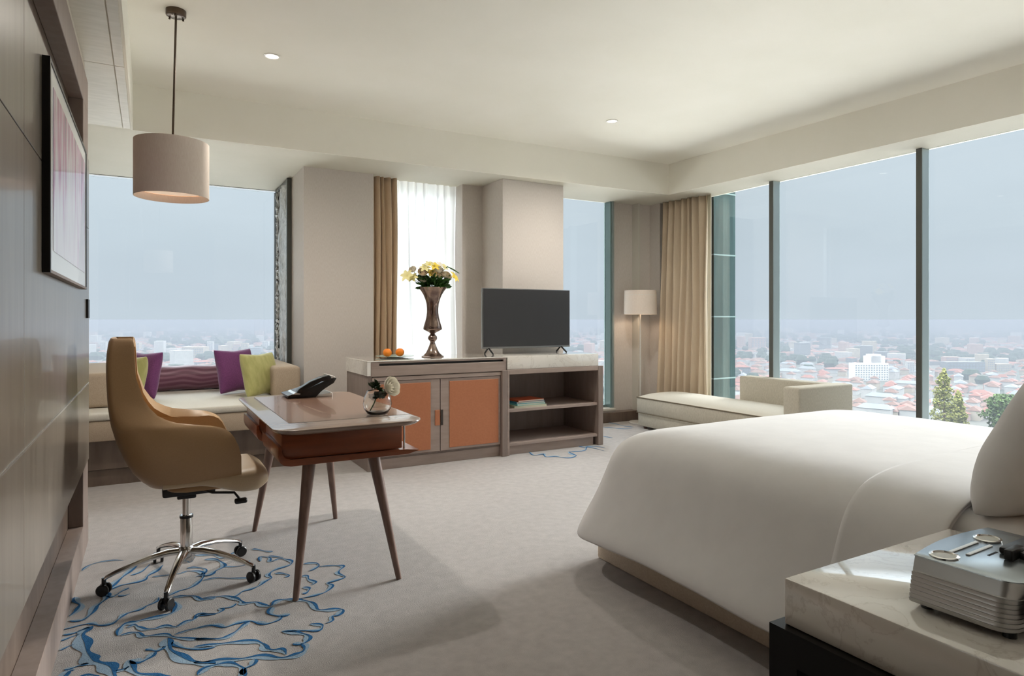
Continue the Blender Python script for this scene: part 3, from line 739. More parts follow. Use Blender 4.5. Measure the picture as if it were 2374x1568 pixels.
# ================================================================== CARPET PATTERN (tufted blue sprays)
def catmull(pts, n=7):
    out = []
    P_ = [pts[0]] + pts + [pts[-1]]
    for i in range(1, len(P_) - 2):
        for k in range(n):
            t = k / n; a, b_, c, d = P_[i - 1], P_[i], P_[i + 1], P_[i + 2]
            out.append(.5 * ((2 * b_) + (c - a) * t + (2 * a - 5 * b_ + 4 * c - d) * t * t + (3 * b_ - a - 3 * c + d) * t ** 3))
    out.append(P_[-2]); return out
def ribbon(bm, pts, wid, off, z, mi):
    L = len(pts); vs = []
    for i, p in enumerate(pts):
        t = (pts[min(i + 1, L - 1)] - pts[max(i - 1, 0)])
        if t.length < 1e-6: t = Vector((1, 0, 0))
        t.normalize(); nrm = Vector((-t.y, t.x, 0)); f = i / (L - 1)
        tap = min(1, f * 7, (1 - f) * 7) ** .6 * (0.72 + .38 * math.sin(i * .42)) + .12
        c = p + nrm * off * wid * tap
        h_ = wid * tap * (.5 if mi == 0 else .22)
        vs.append((bm.verts.new((c.x + nrm.x * h_, c.y + nrm.y * h_, z)), bm.verts.new((c.x - nrm.x * h_, c.y - nrm.y * h_, z))))
    for (a, b_), (c, d) in zip(vs, vs[1:]):
        bm.faces.new((a, b_, d, c)).material_index = mi
STROKES = {
 'A': (4.93, 100, 1250, [
  (.014, 1, '440,370 520,310 640,270 800,248 920,250'),
  (.030, -1, '365,670 385,720 435,760 400,820 300,890'),
  (.030, -1, '300,940 440,930 540,860 590,780 700,700 730,640 720,600 800,520 900,440 1000,360 1110,270'),
  (.026, -1, '720,600 860,540 1000,510 1150,470 1200,420 1300,360 1370,300'),
  (.018, -1, '1000,420 1130,370 1220,290'), (.018, -1, '720,650 800,660 900,600 980,560'), (.016, -1, '860,650 930,650 990,630'),
  (.022, -1, '230,1040 380,1000 520,970 580,970 650,990 780,970 860,920 920,870 1000,840 1100,810 1180,770 1290,720 1320,670'),
  (.018, -1, '230,1100 350,1080 460,1040 540,1010'),
  (.058, 1, '560,1000 460,1060 430,1130 460,1230 500,1320 540,1400 640,1430 740,1480 790,1560 800,1640'),
  (.016, -1, '200,1170 300,1130 420,1090'), (.014, -1, '190,1280 270,1240 350,1210'),
  (.018, -1, '240,1500 330,1480 420,1450 520,1430'), (.03, -1, '200,1600 280,1520 360,1500'), (.03, 1, '400,1620 500,1570 640,1580'),
  (.030, 1, '860,1110 880,1040 940,980 1040,960 1150,930 1350,890 1480,850 1540,790 1530,740 1470,710'),
  (.022, 1, '960,1020 1040,990 1080,1010 1160,1040 1280,1030 1400,1000 1520,1010 1640,950 1720,930 1780,870 1880,860 1972,860'),
  (.022, 1, '880,1110 1000,1080 1080,1080 1130,1120 1250,1110 1400,1100 1500,1130 1700,1150 1972,1150'),
  (.012, 1, '1500,1100 1700,1040 1972,990'), (.046, 1, '1420,1140 1410,1220 1480,1310 1620,1390 1800,1430 1972,1430'),
  (.022, -1, '1480,1180 1560,1230 1700,1260 1972,1240'), (.02, 1, '1400,1230 1300,1280 1240,1270 1180,1260'),
  (.036, 1, '1280,1290 1220,1350 1130,1400 1040,1400 980,1400 1000,1480 1080,1550 1300,1580 1460,1575'), (.016, 1, '820,1520 920,1500 980,1460'),
  (.022, -1, '1440,650 1540,600 1680,560 1780,490 1830,430 1790,380 1640,370'), (.018, 1, '1640,340 1740,330 1850,350 1830,400 1740,440'),
  (.012, 1, '1240,440 1400,420 1560,400 1650,370'), (.022, 1, '1480,670 1600,660 1720,660 1800,700 1900,690 1972,680')]),
 'B': (4.93, 450, 1250, [
  (.020, 1, '0,190 120,190 240,190 330,220 400,190 500,140'), (.026, 1, '120,240 240,240 320,280 330,320 240,370 180,410 60,430'),
  (.012, 1, '330,320 460,320 580,300 640,250'), (.014, 1, '100,480 250,450 420,455 640,450 700,450'),
  (.018, 1, '660,120 720,125 820,145 900,150'), (.018, 1, '760,260 760,210 860,220 860,260 920,250'), (.016, 1, '850,200 960,210 1020,220'),
  (.022, 1, '900,260 980,230 1050,240 1110,260 1090,300 960,340 880,380 840,420 880,450 800,490 740,540 660,570 560,600 500,640 420,680'),
  (.018, 1, '920,400 1010,400 1080,420 1040,440'), (.020, 1, '1250,290 1380,280 1420,310 1320,370'),
  (.022, 1, '1430,320 1560,310 1650,310 1700,320 1650,370 1640,400 1720,440 1600,480 1520,510 1570,540 1500,610 1400,640 1280,670 1190,690'),
  (.022, 1, '1230,430 1290,430 1310,470 1380,500 1340,530'), (.022, 1, '1240,560 1310,570 1290,610 1240,630'),
  (.028, 1, '100,680 220,670 340,660 480,690 540,720 560,745 700,730 770,760 880,770 940,720 1020,700 1120,700 1250,710 1340,740 1400,810 1500,820 1640,810 1690,820 1640,870 1570,890 1570,940 1500,970'),
  (.020, 1, '480,740 420,780 300,800 320,820 240,860 100,870 40,890 0,920'), (.026, -1, '900,780 870,850 960,880 1100,865'),
  (.024, 1, '1000,880 960,930 840,970 740,960 640,940 500,960 360,1010 280,990 150,990 0,1030'),
  (.022, -1, '640,950 560,1000 460,1080 340,1140 180,1150 0,1150'), (.022, 1, '1320,980 1450,990 1450,1030 1380,1050 1200,1050 1000,1060'),
  (.030, 1, '1010,1065 1180,1080 1290,1110 1290,1160 1230,1200 1130,1200'),
  (.034, -1, '1230,1200 1280,1230 1250,1300 1120,1350 960,1370 760,1350 540,1380 300,1400 100,1420 0,1410'),
  (.032, 1, '0,1240 200,1220 450,1190 680,1180 780,1210 810,1260 900,1280 1000,1280 1050,1330'),
  (.026, 1, '690,1380 660,1440 560,1500 560,1600'), (.030, 1, '40,1560 150,1480 300,1440 430,1440 540,1480 560,1560')]),
 'C': (7.42, 1180, 960, [
  (.034, -1, '340,640 420,710 530,700 600,690 640,740 800,730 900,750 1050,755 1150,720 1090,700 1030,660 1120,650 1300,630 1340,570 1500,600 1640,640'),
  (.03, -1, '1340,560 1500,560 1650,585'), (.03, -1, '1200,555 1290,575 1350,560'), (.03, 1, '1620,390 1700,405 1780,415'), (.034, 1, '1600,230 1750,240 1850,250 2000,260 2120,250'), (.03, 1, '1700,150 1850,180 2000,215 2150,230')])}
b = B()
for key, (scl, ox, oy, lst) in STROKES.items():
    for wd, side, tx in lst:
        pts = [P(ox + float(q.split(',')[0]) / scl, oy + float(q.split(',')[1]) / scl, 0) for q in tx.split()]
        cp = catmull(pts)
        ribbon(b, cp, wd * .92, 0, .0016, 0); ribbon(b, cp, wd * .92, .32 * side, .0022, 1)
o = obj('carpet_pattern', b, None, fl, smooth=False, slots=['carpet_light_blue', 'carpet_dark_blue'])

# ================================================================== FURNITURE
# ---- bay window bench
t = thing('window_bench', 'built-in upholstered bench with arm blocks filling the bay window', 'bench', (.3, 6.3, 0))
b = B(); box(b, -.60, 1.20, 5.53, 7.19, 0.12, .335, .003, 1); box(b, -.59, 1.19, 5.55, 7.18, 0, .115); obj('base', b, 'dark_veneer', t)
b = B(); box(b, -.60, 1.205, 5.46, 7.19, .337, .485, .012); obj('seat_box', b, 'sofa_fabric_shaded', t)
b = B(); box(b, -.60, 1.205, 5.45, 7.19, .487, .540, .018, 3); obj('seat_cushion', b, 'sofa_fabric_lit', t)
for x0, x1 in ((-.60, -.255), (.92, 1.155)):
    b = B(); box(b, x0, x1, 5.79, 7.18, .541, .808, .035, 4); obj('arm', b, 'sofa_fabric_shaded', t)
def cushion(name, sx_, sy_, th, loc, rz, tilt, mat, label, seed, group=None, pinch=.12):
    b = B(); pillow(b, sx_, sy_, th, seed=seed, pinch=pinch)
    o = obj(name, b, mat, None, sharp=180); o.location = loc; o.rotation_euler = (R(tilt), 0, R(rz)); tag(o, label, 'cushion', group)
    subsurf(o); return o
cushion('cushion', .40, .40, .15, (.845, 5.98, .735), 38, -14, 'green_fabric', 'yellow-green square cushion leaning on the right arm of the bay bench', 3)
cushion('cushion', .40, .42, .15, (.69, 6.38, .745), 30, -14, 'purple_fabric', 'plain purple square cushion between the bolster and the green one', 5)
cushion('cushion', .42, .42, .14, (-.06, 6.38, .740), -50, -12, 'purple_fabric', 'purple square cushion half hidden behind the tan chair back', 8)
cushion('cushion', .40, .42, .15, (-.145, 6.02, .725), -62, -12, 'green_fabric', 'pale green cushion showing only a sliver beside the chair back', 11)
def bolster_mat():
    m, tt, bb = principled('bolster_fabric', rgb(118, 70, 92), 0.45, sheen=.4)
    c = tt.nodes.new('ShaderNodeTexCoord'); mpn = tt.nodes.new('ShaderNodeMapping'); mpn.inputs['Scale'].default_value = (9, 9, 14)
    mpn.inputs['Rotation'].default_value = (0, 0, 0)
    tt.links.new(c.outputs['Object'], mpn.inputs[0])
    wv = tt.nodes.new('ShaderNodeTexWave'); wv.wave_type = 'BANDS'; wv.bands_direction = 'Z'; wv.inputs['Scale'].default_value = .55; wv.inputs['Distortion'].default_value = 7; wv.inputs['Detail'].default_value = 1; wv.inputs['Detail Scale'].default_value = .6
    tt.links.new(mpn.outputs[0], wv.inputs[0])
    r = tt.nodes.new('ShaderNodeValToRGB'); tt.links.new(wv.outputs['Fac'], r.inputs[0])
    r.color_ramp.elements[0].color = rgb(112, 64, 84); r.color_ramp.elements[1].color = rgb(140, 98, 116)
    r.color_ramp.elements[0].position = .35; r.color_ramp.elements[1].position = .8
    tt.links.new(r.outputs[0], bb.inputs['Base Color'])
bolster_mat()
b = B()
def bol(a, v):
    th_ = 2 * PI * a; x = -.02 + .80 * v; e = min(1, v * 14, (1 - v) * 14) ** .5
    rr = .118 * e * (1 + .03 * math.sin(x * 22) + .02 * noise.noise(Vector((x * 9, th_, 0))))
    return Vector((x, 6.88 + rr * math.cos(th_), .66 + rr * math.sin(th_)))
grid(b, bol, 28, 44, closed_u=True)
o = obj('bolster', b, 'bolster_fabric', None, sharp=60); tag(o, 'long mauve patterned bolster lying along the bay window behind the bench seat', 'cushion')

# ---- sideboard with doors
D0 = 5.0
t = thing('sideboard', 'low taupe wood cabinet with two orange leather-faced doors under the flower vase', 'cabinet', (2.14, 5.3, 0))
b = B()
box(b, 1.51, 1.545, D0 - .0, 5.62, 0, .764, .002, 1); box(b, 2.715, 2.765, D0 - .03, 5.62, 0, .764, .002, 1); box(b, 1.545, 2.715, 5.585, 5.62, .0, .764)
box(b, 1.545, 2.715, D0 + .03, 5.585, .085, .105); box(b, 1.545, 2.715, D0 + .01, 5.585, .725, .764, .002, 1)
obj('body', b, 'taupe_side', t)
b = B(); box(b, 1.545, 2.715, D0 + .025, D0 + .045, 0, .085); obj('kick_board', b, 'taupe_wood', t)
b = B(); box(b, 1.545, 2.765, D0 - .008, D0 + .01, .72, .752, .002, 1); obj('top_rail', b, 'taupe_wood', t)
b = B(); box(b, 1.533, 2.762, D0 - .012, D0 + .20, .758, .842, .002, 1); box(b, 1.533, 1.60, D0 - .012, D0 + .2, .842, .8745); box(b, 2.735, 2.762, D0 - .012, D0 + .2, .842, .8745)
box(b, 1.60, 2.735, D0 - .012, D0 + .2, .862, .8745); dr = obj('drawer', b, 'taupe_wood', t, smooth=False)
b = B(); box(b, 1.60, 2.735, D0 + .02, D0 + .10, .842, .862); obj('finger_slot', b, 'black_frame', dr, smooth=False)
for x0, x1, hs in ((1.55, 2.131, 1), (2.137, 2.712, -1)):
    b = B(); box(b, x0, x1, D0, D0 + .024, .108, .717, .002, 1)
    d = obj('door', b, 'taupe_wood', t)
    px0, px1 = (x0 + .02, x1 - .085) if hs == 1 else (x0 + .08, x1 - .022)
    b = B(); box(b, px0, px1, D0 - .005, D0 + .002, .128, .692, .002, 1); obj('door_panel', b, 'orange_leather', d)
b = B(); box(b, 2.085, 2.128, D0 - .008, D0 + .0, .325, .455, .002, 1); obj('handle', b, 'orange_leather', t)
b = B(); box(b, 2.138, 2.158, D0 - .004, D0 + .004, .325, .455); obj('handle_recess', b, 'joint_dark', t, smooth=False)
# ---- marble top over both units
t = thing('marble_top', 'long white marble slab running over the cabinet and the open shelves', 'countertop', (2.66, 5.3, .765))
b = B(); box(b, 1.502, 2.775, D0 - .015, 5.62, .8755, .886, .002, 1); box(b, 1.502, 1.530, D0 - .015, 5.62, .766, .8755); obj('slab', b, 'marble', t, smooth=False)
b = B(); box(b, 2.775, 3.785, D0 - .012, 5.595, .768, .886, .004, 2); obj('thick_slab', b, 'marble', t)
# ---- open shelf unit
t = thing('open_shelves', 'open taupe wood shelf unit under the television, with a few books', 'shelf', (3.3, 5.3, 0))
b = B(); box(b, 2.768, 2.79, D0 - .025, 5.59, 0, .7665, .002, 1); obj('side_panel', b, 'taupe_wood', t)
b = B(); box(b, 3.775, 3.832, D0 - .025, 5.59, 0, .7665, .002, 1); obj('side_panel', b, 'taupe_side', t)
b = B(); box(b, 2.79, 3.775, D0 - .022, 5.57, .725, .7665, .002, 1); obj('top_board', b, 'taupe_wood', t)
b = B(); box(b, 2.79, 3.775, D0 - .006, 5.57, .385, .411, .002, 1); obj('shelf_board', b, 'taupe_wood', t)
b = B(); box(b, 2.79, 3.775, D0 - .006, 5.57, .082, .108, .002, 1); obj('shelf_board', b, 'taupe_wood', t)
b = B(); box(b, 2.79, 3.745, D0 + .02, D0 + .04, 0, .082); obj('kick_board', b, 'taupe_wood', t, smooth=False)
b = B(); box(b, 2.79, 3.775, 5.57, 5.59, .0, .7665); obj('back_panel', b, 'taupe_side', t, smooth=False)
def book(x, y, z, w_, d_, h_, rz, cov, label):
    t = thing('book', label, 'book', (x, y, z), R(rz), 'books lying on the open shelf')
    b = B(); box(b, -w_ / 2, w_ / 2, -d_ / 2, d_ / 2, 0, .0022); box(b, -w_ / 2, w_ / 2, -d_ / 2, d_ / 2, h_ - .0022, h_); box(b, -w_ / 2 - .002, -w_ / 2, -d_ / 2, d_ / 2, 0, h_)
    obj('cover', b, cov, t, world=False, smooth=False)
    b = B(); box(b, -w_ / 2, w_ / 2 - .003, -d_ / 2 + .003, d_ / 2 - .003, .0022, h_ - .0022); obj('pages', b, 'paper', t, world=False, smooth=False)
z = .4112
for k, (w_, d_, h_, rz, c, lb) in enumerate(((.34, .25, .018, -2, 'book_green', 'pale green book at the bottom of the stack on the open shelf'),
        (.31, .24, .016, 3, 'book_teal', 'turquoise book second from the bottom of the stack'),
        (.30, .235, .016, 0, 'book_blue', 'blue book just under the red one in the stack'),
        (.29, .23, .014, 4, 'book_red', 'orange-red book on top of the stack on the open shelf'))):
    book(3.06, 5.17, z, w_, d_, h_, rz, c, lb); z += h_ + .0004

# ---- television
t = thing('television', 'flat black television standing on two thin feet on the white marble', 'television', (3.19, 5.33, .886))
TX0, TX1, TZ0, TZ1 = 2.70, 3.69, .940, 1.512
b = B(); box(b, TX0, TX1, 5.335, 5.36, TZ0, TZ1, .006, 2); box(b, TX0 + .12, TX1 - .12, 5.36, 5.40, TZ0 + .05, TZ1 - .12, .012, 2); obj('housing', b, 'tv_bezel', t)
b = B(); box(b, TX0 + .010, TX1 - .010, 5.332, 5.3355, TZ0 + .018, TZ1 - .008); obj('screen', b, 'screen_black', t, smooth=False)
for x in (TX0 + .07, TX1 - .10):
    b = B(); tube(b, [(x, 5.35, TZ0 + .01), (x, 5.25, .892)], .008, 8); tube(b, [(x, 5.35, TZ0 + .01), (x + .02, 5.46, .893)], .008, 8); obj('foot', b, 'black_plastic', t)

# ---- tall vase with flowers
VX, VY, VZ = 2.180, 5.28, .8865
t = thing('flower_vase', 'tall mottled silver vase holding a bouquet in front of the sheer curtain', 'vase', (VX, VY, VZ))
prof = [(0.001, 0), (.097, 0), (.099, .006), (.085, .012), (.06, .035), (.042, .07), (.028, .105), (.019, .13), (.026, .14), (.038, .152), (.041, .165), (.038, .18), (.026, .193), (.02, .203), (.028, .212), (.06, .228), (.080, .240), (.083, .252), (.077, .275), (.066, .31), (.056, .35), (.051, .39), (.051, .43), (.055, .47), (.066, .51), (.083, .55), (.105, .585), (.127, .612), (.123, .612), (.10, .585), (.05, .5), (.001, .48)]
b = B(); lathe(b, prof, (VX, VY, VZ), 40, cap=False); obj('vessel', b, 'mercury_glass', t, sharp=70)
random.seed(14)
def leafcard(b, c, d, L, W, mi=0):
    d = d.normalized(); s = d.cross(Vector((random.uniform(-1, 1), random.uniform(-1, 1), .3))).normalized(); n = d.cross(s)
    p = [c, c + d * L * .35 + s * W + n * .004, c + d * L * .35 - s * W + n * .004, c + d * L * .75 + s * W * .7, c + d * L * .75 - s * W * .7, c + d * L - n * .012]
    m_ = c + d * L * .5 - n * .008
    v = [b.verts.new(q) for q in p]; vm = b.verts.new(m_)
    for q in ((v[0], v[1], vm), (v[0], vm, v[2]), (v[1], v[3], vm), (v[2], vm, v[4]), (v[3], v[5], vm), (v[4], vm, v[5])): b.faces.new(q).material_index = mi
b = B()
for i in range(190):
    a = random.uniform(0, 2 * PI); up = random.uniform(-.25, 1)
    d = Vector((math.cos(a), math.sin(a) * .8, up))
    c = Vector((VX + math.cos(a) * random.uniform(.0, .11), VY + math.sin(a) * random.uniform(0, .09), VZ + random.uniform(.60, .69)))
    leafcard(b, c, d, random.uniform(.05, .10), random.uniform(.010, .02))
obj('leaves', b, 'leaf_green', t)
def rose(b, c, r_, axis=Vector((0, -.6, .8)), seed=0):
    random.seed(seed); q = axis.to_track_quat('Z', 'Y').to_matrix()
    for layer, (rr, n, tiltz) in enumerate(((.95, 7, .25), (.72, 6, .55), (.48, 5, .8), (.25, 4, 1.0))):
        for k in range(n):
            a = 2 * PI * k / n + layer * .7
            def f(u_, v_):
                ang = a + (u_ - .5) * 1.5; rad_ = r_ * rr * (.25 + .75 * math.sin(min(1, v_ * 1.1) * PI / 2)) * (1 + .12 * math.cos((u_ - .5) * PI))
                zz = r_ * (-.55 + v_ * (.9 + tiltz * .45) - (.16 * abs(u_ - .5) * 2) * v_)
                if v_ > .85: rad_ *= 1.06
                return c + q @ Vector((math.cos(ang) * rad_, math.sin(ang) * rad_, zz))
            grid(b, f, 6, 6)
def lily(b, c, r_, axis, seed=0):
    random.seed(seed); q = axis.to_track_quat('Z', 'Y').to_matrix()
    for k in range(6):
        a = 2 * PI * k / 6 + random.uniform(-.1, .1)
        def f(u_, v_):
            wv_ = math.sin(PI * min(1, v_ * .96 + .04)) ** .7 * .28 * r_
            rad_ = r_ * (v_ ** 1.2); zz = r_ * (.75 * v_ - .55 * v_ ** 3)
            p = Vector((rad_, (u_ - .5) * 2 * wv_, zz + abs(u_ - .5) * .1 * r_)); m_ = Matrix.Rotation(a, 3, 'Z')
            return c + q @ (m_ @ p)
        grid(b, f, 5, 8)
fl_list = [('r', 0, 60, .034, 'petal_cream'), ('r', -138, 8, .030, 'petal_white'), ('l', -30, 128, .050, 'petal_yellow'), ('l', -40, 62, .045, 'petal_yellow'), ('l', -150, 110, .045, 'petal_pale'),
           ('r', 70, 68, .044, 'petal_cream'), ('r', 60, 110, .034, 'petal_white'), ('l', 150, 135, .042, 'petal_pale'), ('l', 285, 30, .052, 'petal_yellow'), ('r', 230, 55, .032, 'petal_cream'),
           ('l', -370, 30, .055, 'petal_pale'), ('l', -290, 15, .045, 'petal_pale'), ('r', -170, 75, .036, 'petal_cream'), ('r', -300, 100, .026, 'petal_white'), ('l', -90, 150, .040, 'petal_pale'), ('l', 80, 160, .034, 'petal_white'), ('r', 170, 60, .030, 'petal_white')]
for k, (ty, ox, oz, r_, m_) in enumerate(fl_list):
    fx = ox * .000633; c = Vector((VX + fx, VY - .05 + random.uniform(-.03, .03) + abs(fx) * .2, VZ + .675 + oz * .00085))
    ax = Vector((fx * 3.5, -.75, .55 + oz * .002)); b = B()
    (rose if ty == 'r' else lily)(b, c, r_ * 1.2, ax, k)
    fo = obj('blossom', b, m_, t, sharp=80)
    b = B(); tube(b, [c - ax.normalized() * r_ * .4, (VX + fx * .5, VY, VZ + .64), (VX + fx * .1, VY, VZ + .55)], .0028, 6); obj('stem', b, 'leaf_green', fo)
b = B(); tube(b, [(VX + .06, VY - .03, VZ + .74), (VX + .13, VY - .03, VZ + .80), (VX + .19, VY - .03, VZ + .775), (VX + .245, VY - .03, VZ + .745)], [.003, .005, .007, .003], 8); obj('bud_stalk', b, 'leaf_green', t)

# ---- plate and oranges
t = thing('glass_plate', 'thin round green glass plate under two oranges', 'plate', (1.86, 5.36, .8862))
b = B(); lathe(b, [(.001, .002), (.07, .002), (.165, .012), (.168, .015), (.16, .014), (.07, .006), (.001, .006)], t.location, 48, cap=False); obj('dish', b, 'green_glass', t)
def orange(x, y, label):
    t = thing('orange', label, 'orange', (x, y, .8925), 0, 'oranges on the green plate')
    b = B(); bmesh.ops.create_uvsphere(b, u_segments=28, v_segments=18, radius=.038)
    for v_ in b.verts: v_.co.z = v_.co.z * .95 + .0362 - .006 * math.exp(-((v_.co.x ** 2 + v_.co.y ** 2) / .00006)) * (1 if v_.co.z > 0 else 0)
    obj('peel', b, 'orange_peel', t, world=False)
    b = B(); lathe(b, [(.0035, .0655), (.0025, .069), (0.0005, .069)], (0, 0, 0), 8); obj('stalk_end', b, 'leaf_green', t, world=False)
orange(XY(898, 5.36), 5.36, 'orange farther from the vase, left one of the pair on the green plate')
orange(XY(927, 5.37), 5.37, 'orange nearer the vase, right one of the pair on the green plate')

# ---- floor lamp
LX, LY = XY(1484.5, 5.80), 5.80
t = thing('floor_lamp', 'slim white floor lamp with a drum shade between the window corner and the television', 'floor lamp', (LX, LY, 0))
b = B(); lathe(b, [(.001, 0), (.135, 0), (.135, .012), (.13, .016), (.001, .018)], (LX, LY, 0), 48); obj('base', b, 'white_metal', t)
b = B(); tube(b, [(LX, LY, .015), (LX, LY, 1.50)], .009, 12); obj('pole', b, 'white_metal', t)
b = B(); drum(b, (LX, LY), .192, .185, 1.275, 1.555); obj('lamp_shade', b, 'lampshade_linen', t, sharp=60)
b = B(); lathe(b, [(.001, 1.50), (.187, 1.50), (.187, 1.497), (.001, 1.497)], (LX, LY, 0), 32, cap=False); obj('spider', b, 'white_metal', t)
l = bpy.data.lights.new('floor_lamp_bulb', 'POINT'); l.energy = 2.5; l.color = (1, .82, .62); l.shadow_soft_size = .04
lo = bpy.data.objects.new('floor_lamp_bulb', l); col.objects.link(lo); lo.parent = t; lo.location = (0, 0, 1.40)

# ---- chaise longue
t = thing('chaise_longue', 'cream upholstered chaise with low back and arm along the big window', 'chaise longue', (5.1, 4.5, 0))
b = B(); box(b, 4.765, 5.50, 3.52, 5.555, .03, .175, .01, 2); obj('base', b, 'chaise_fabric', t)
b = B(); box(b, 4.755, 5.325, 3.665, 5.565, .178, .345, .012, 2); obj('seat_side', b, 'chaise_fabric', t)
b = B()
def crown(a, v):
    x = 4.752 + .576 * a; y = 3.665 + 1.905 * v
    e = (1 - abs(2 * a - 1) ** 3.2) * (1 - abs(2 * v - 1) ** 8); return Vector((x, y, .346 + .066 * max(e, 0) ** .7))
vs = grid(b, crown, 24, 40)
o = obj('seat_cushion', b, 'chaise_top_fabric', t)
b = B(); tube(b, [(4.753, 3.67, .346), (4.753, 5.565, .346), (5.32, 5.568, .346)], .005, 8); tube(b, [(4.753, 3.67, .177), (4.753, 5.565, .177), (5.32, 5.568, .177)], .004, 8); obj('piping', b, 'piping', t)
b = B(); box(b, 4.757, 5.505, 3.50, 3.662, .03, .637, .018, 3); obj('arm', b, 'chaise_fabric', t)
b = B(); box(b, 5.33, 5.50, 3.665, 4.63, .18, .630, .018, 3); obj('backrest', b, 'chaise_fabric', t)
for x in (4.82, 5.44):
    for y in (3.58, 5.49):
        b = B(); lathe(b, [(.02, 0), (.026, .03)], (x, y, 0), 12); obj('foot', b, 'leg_wood', t)

# ---- bed
t = thing('bed', 'wide bed with cream skirt and mattress, its foot towards the television', 'bed', (2.93, 1.6, 0))
b = B(); box(b, 1.99, 3.89, .50, 2.635, .0, .30, .012, 2); obj('bed_base', b, 'bed_skirt', t)
b = B(); box(b, 2.045, 3.835, .50, 2.56, .302, .650, .11, 7); obj('mattress', b, 'bed_linen', t)
b = B(); box(b, 1.9, 4.0, .41, .495, .0, 1.25, .02, 3); obj('headboard', b, 'tan_leather', t)
PROF = [(-.86, .692), (-.65, .692), (-.45, .691), (-.30, .687), (-.20, .678), (-.12, .662), (-.06, .640), (-.01, .605), (.03, .55), (.06, .48), (.09, .41), (.125, .34), (.165, .275), (.20, .22), (.222, .170)]
def duvet_mesh(y_near, y_far, out, zoff, hem=0.0, n_side=40, wr=1.0, full=True):
    x0, x1, yf = 2.02, 3.86, 2.60
    bm = B(); rings = []
    for ri, (o_, z_) in enumerate(PROF):
        ox = o_ + out; pts = []
        if full:
            fy = yf + (o_ if o_ < 0 else o_ * .42)
            r_ = max(.02, .16 + min(o_, 0) * .2 + max(o_, 0) * .3)
            xa, xb = x0 - ox, x1 + ox
            if xb - xa < 2 * r_: r_ = (xb - xa) / 2 * .9
            fyy = fy
            for k in range(n_side): pts.append((xa, y_near + (fyy - r_ - y_near) * k / n_side))
            for k in range(9): a = PI - k * PI / 16; pts.append((xa + r_ + r_ * math.cos(a), fyy - r_ + r_ * math.sin(a)))
            for k in range(1, 24): pts.append((xa + r_ + (xb - xa - 2 * r_) * k / 24, fyy))
            for k in range(9): a = PI / 2 - k * PI / 16; pts.append((xb - r_ + r_ * math.cos(a), fyy - r_ + r_ * math.sin(a)))
            for k in range(n_side): pts.append((xb, fyy - r_ + (y_near - fyy + r_) * (k + 1) / n_side))
        else:
            xa, xb = x0 - ox, x1 + ox
            pts = [(xa, y_near + (y_far - y_near) * k / n_side) for k in range(n_side + 1)]
            pts += [(xb, y_far + (y_near - y_far) * k / n_side) for k in range(n_side + 1)]
        ring = []
        for (x, y) in pts:
            f = ri / (len(PROF) - 1)
            w1 = noise.noise(Vector((x * 1.3, y * 1.7, 0))) * .010 + noise.noise(Vector((x * 4, y * 4, 0))) * .003
            dz = w1 * wr * (.5 + .5 * f) - hem * f
            if f > .9: dz += .012 * math.sin(y * 3.1 + x)
            side = noise.noise(Vector((y * 2.2, z_ * .8, 1 if x > 2.9 else 0))) * .022 * f * f * wr
            xx = x + (side if x > 2.9 else -side)
            ring.append(bm.verts.new((xx, y + side * .4 * (1 if y > 2.4 else 0), z_ + zoff + dz)))
        rings.append(ring)
    for a, c in zip(rings, rings[1:]):
        for i in range(len(a) - 1): bm.faces.new((a[i], a[i + 1], c[i + 1], c[i]))
    a = rings[0]; n = len(a)                                    # close the middle strip
    m_ = n_side if full else n // 2 - 1
    for i in range(m_): bm.faces.new((a[i], a[i + 1], a[n - 2 - i], a[n - 1 - i]))
    if full: bm.faces.new(a[m_:n - m_])
    return bm
def duv(name, bm, parent, th):
    bmesh.ops.remove_doubles(bm, verts=bm.verts, dist=.0005)
    o = obj(name, bm, 'bed_linen', parent, sharp=80)
    m = o.modifiers.new('thickness', 'SOLIDIFY'); m.thickness = th; m.offset = -1
    subsurf(o); return o
dv = duv('duvet', duvet_mesh(1.0, 2.6, 0, 0), None, .018)
tag(dv, 'large smooth white duvet draped over the bed and hanging down its side', 'duvet')
b = duvet_mesh(.995, 1.335, .010, .010, full=False, n_side=10)
duv('turned_fold', b, dv, .008)
def bedpillow(loc, rz, tilt, sx_, sy_, th, label, seed):
    b = B(); pillow(b, sx_, sy_, th, n=22, seed=seed, pinch=.03, wr=.012)
    o = obj('pillow', b, 'bed_linen', None, sharp=180); o.location = loc; o.rotation_euler = (R(tilt), 0, R(rz)); subsurf(o)
    tag(o, label, 'pillow'); return o
bedpillow((2.50, .845, .885), 0, 26, .86, .54, .27, 'plump white pillow propped at the head of the bed, cut by the frame edge', 4)

# ---- nightstand
t = thing('nightstand', 'black bedside table with a thick pale marble top in the near corner', 'nightstand', (1.66, .75, 0))
b = B()
box(b, 1.335, 1.927, .937, 1.008, .435, .511); box(b, 1.335, 1.927, .50, .56, .435, .511)
box(b, 1.262, 1.333, .573, .935, .435, .511); box(b, 1.929, 2.0, .573, .935, .435, .511)
box(b, 1.333, 1.929, .56, .937, .50, .511)
obj('apron', b, 'black_lacquer', t, smooth=False)
for x in (1.262, 1.927):
    for y in (.50, .935):
        b = B(); box(b, x, x + .073, y, y + .073, 0, .511); obj('leg', b, 'black_lacquer', t, smooth=False)
b = B(); box(b, 1.285, 2.0, .50, .985, .5115, .618, .004, 2); obj('marble_slab', b, 'marble', t)

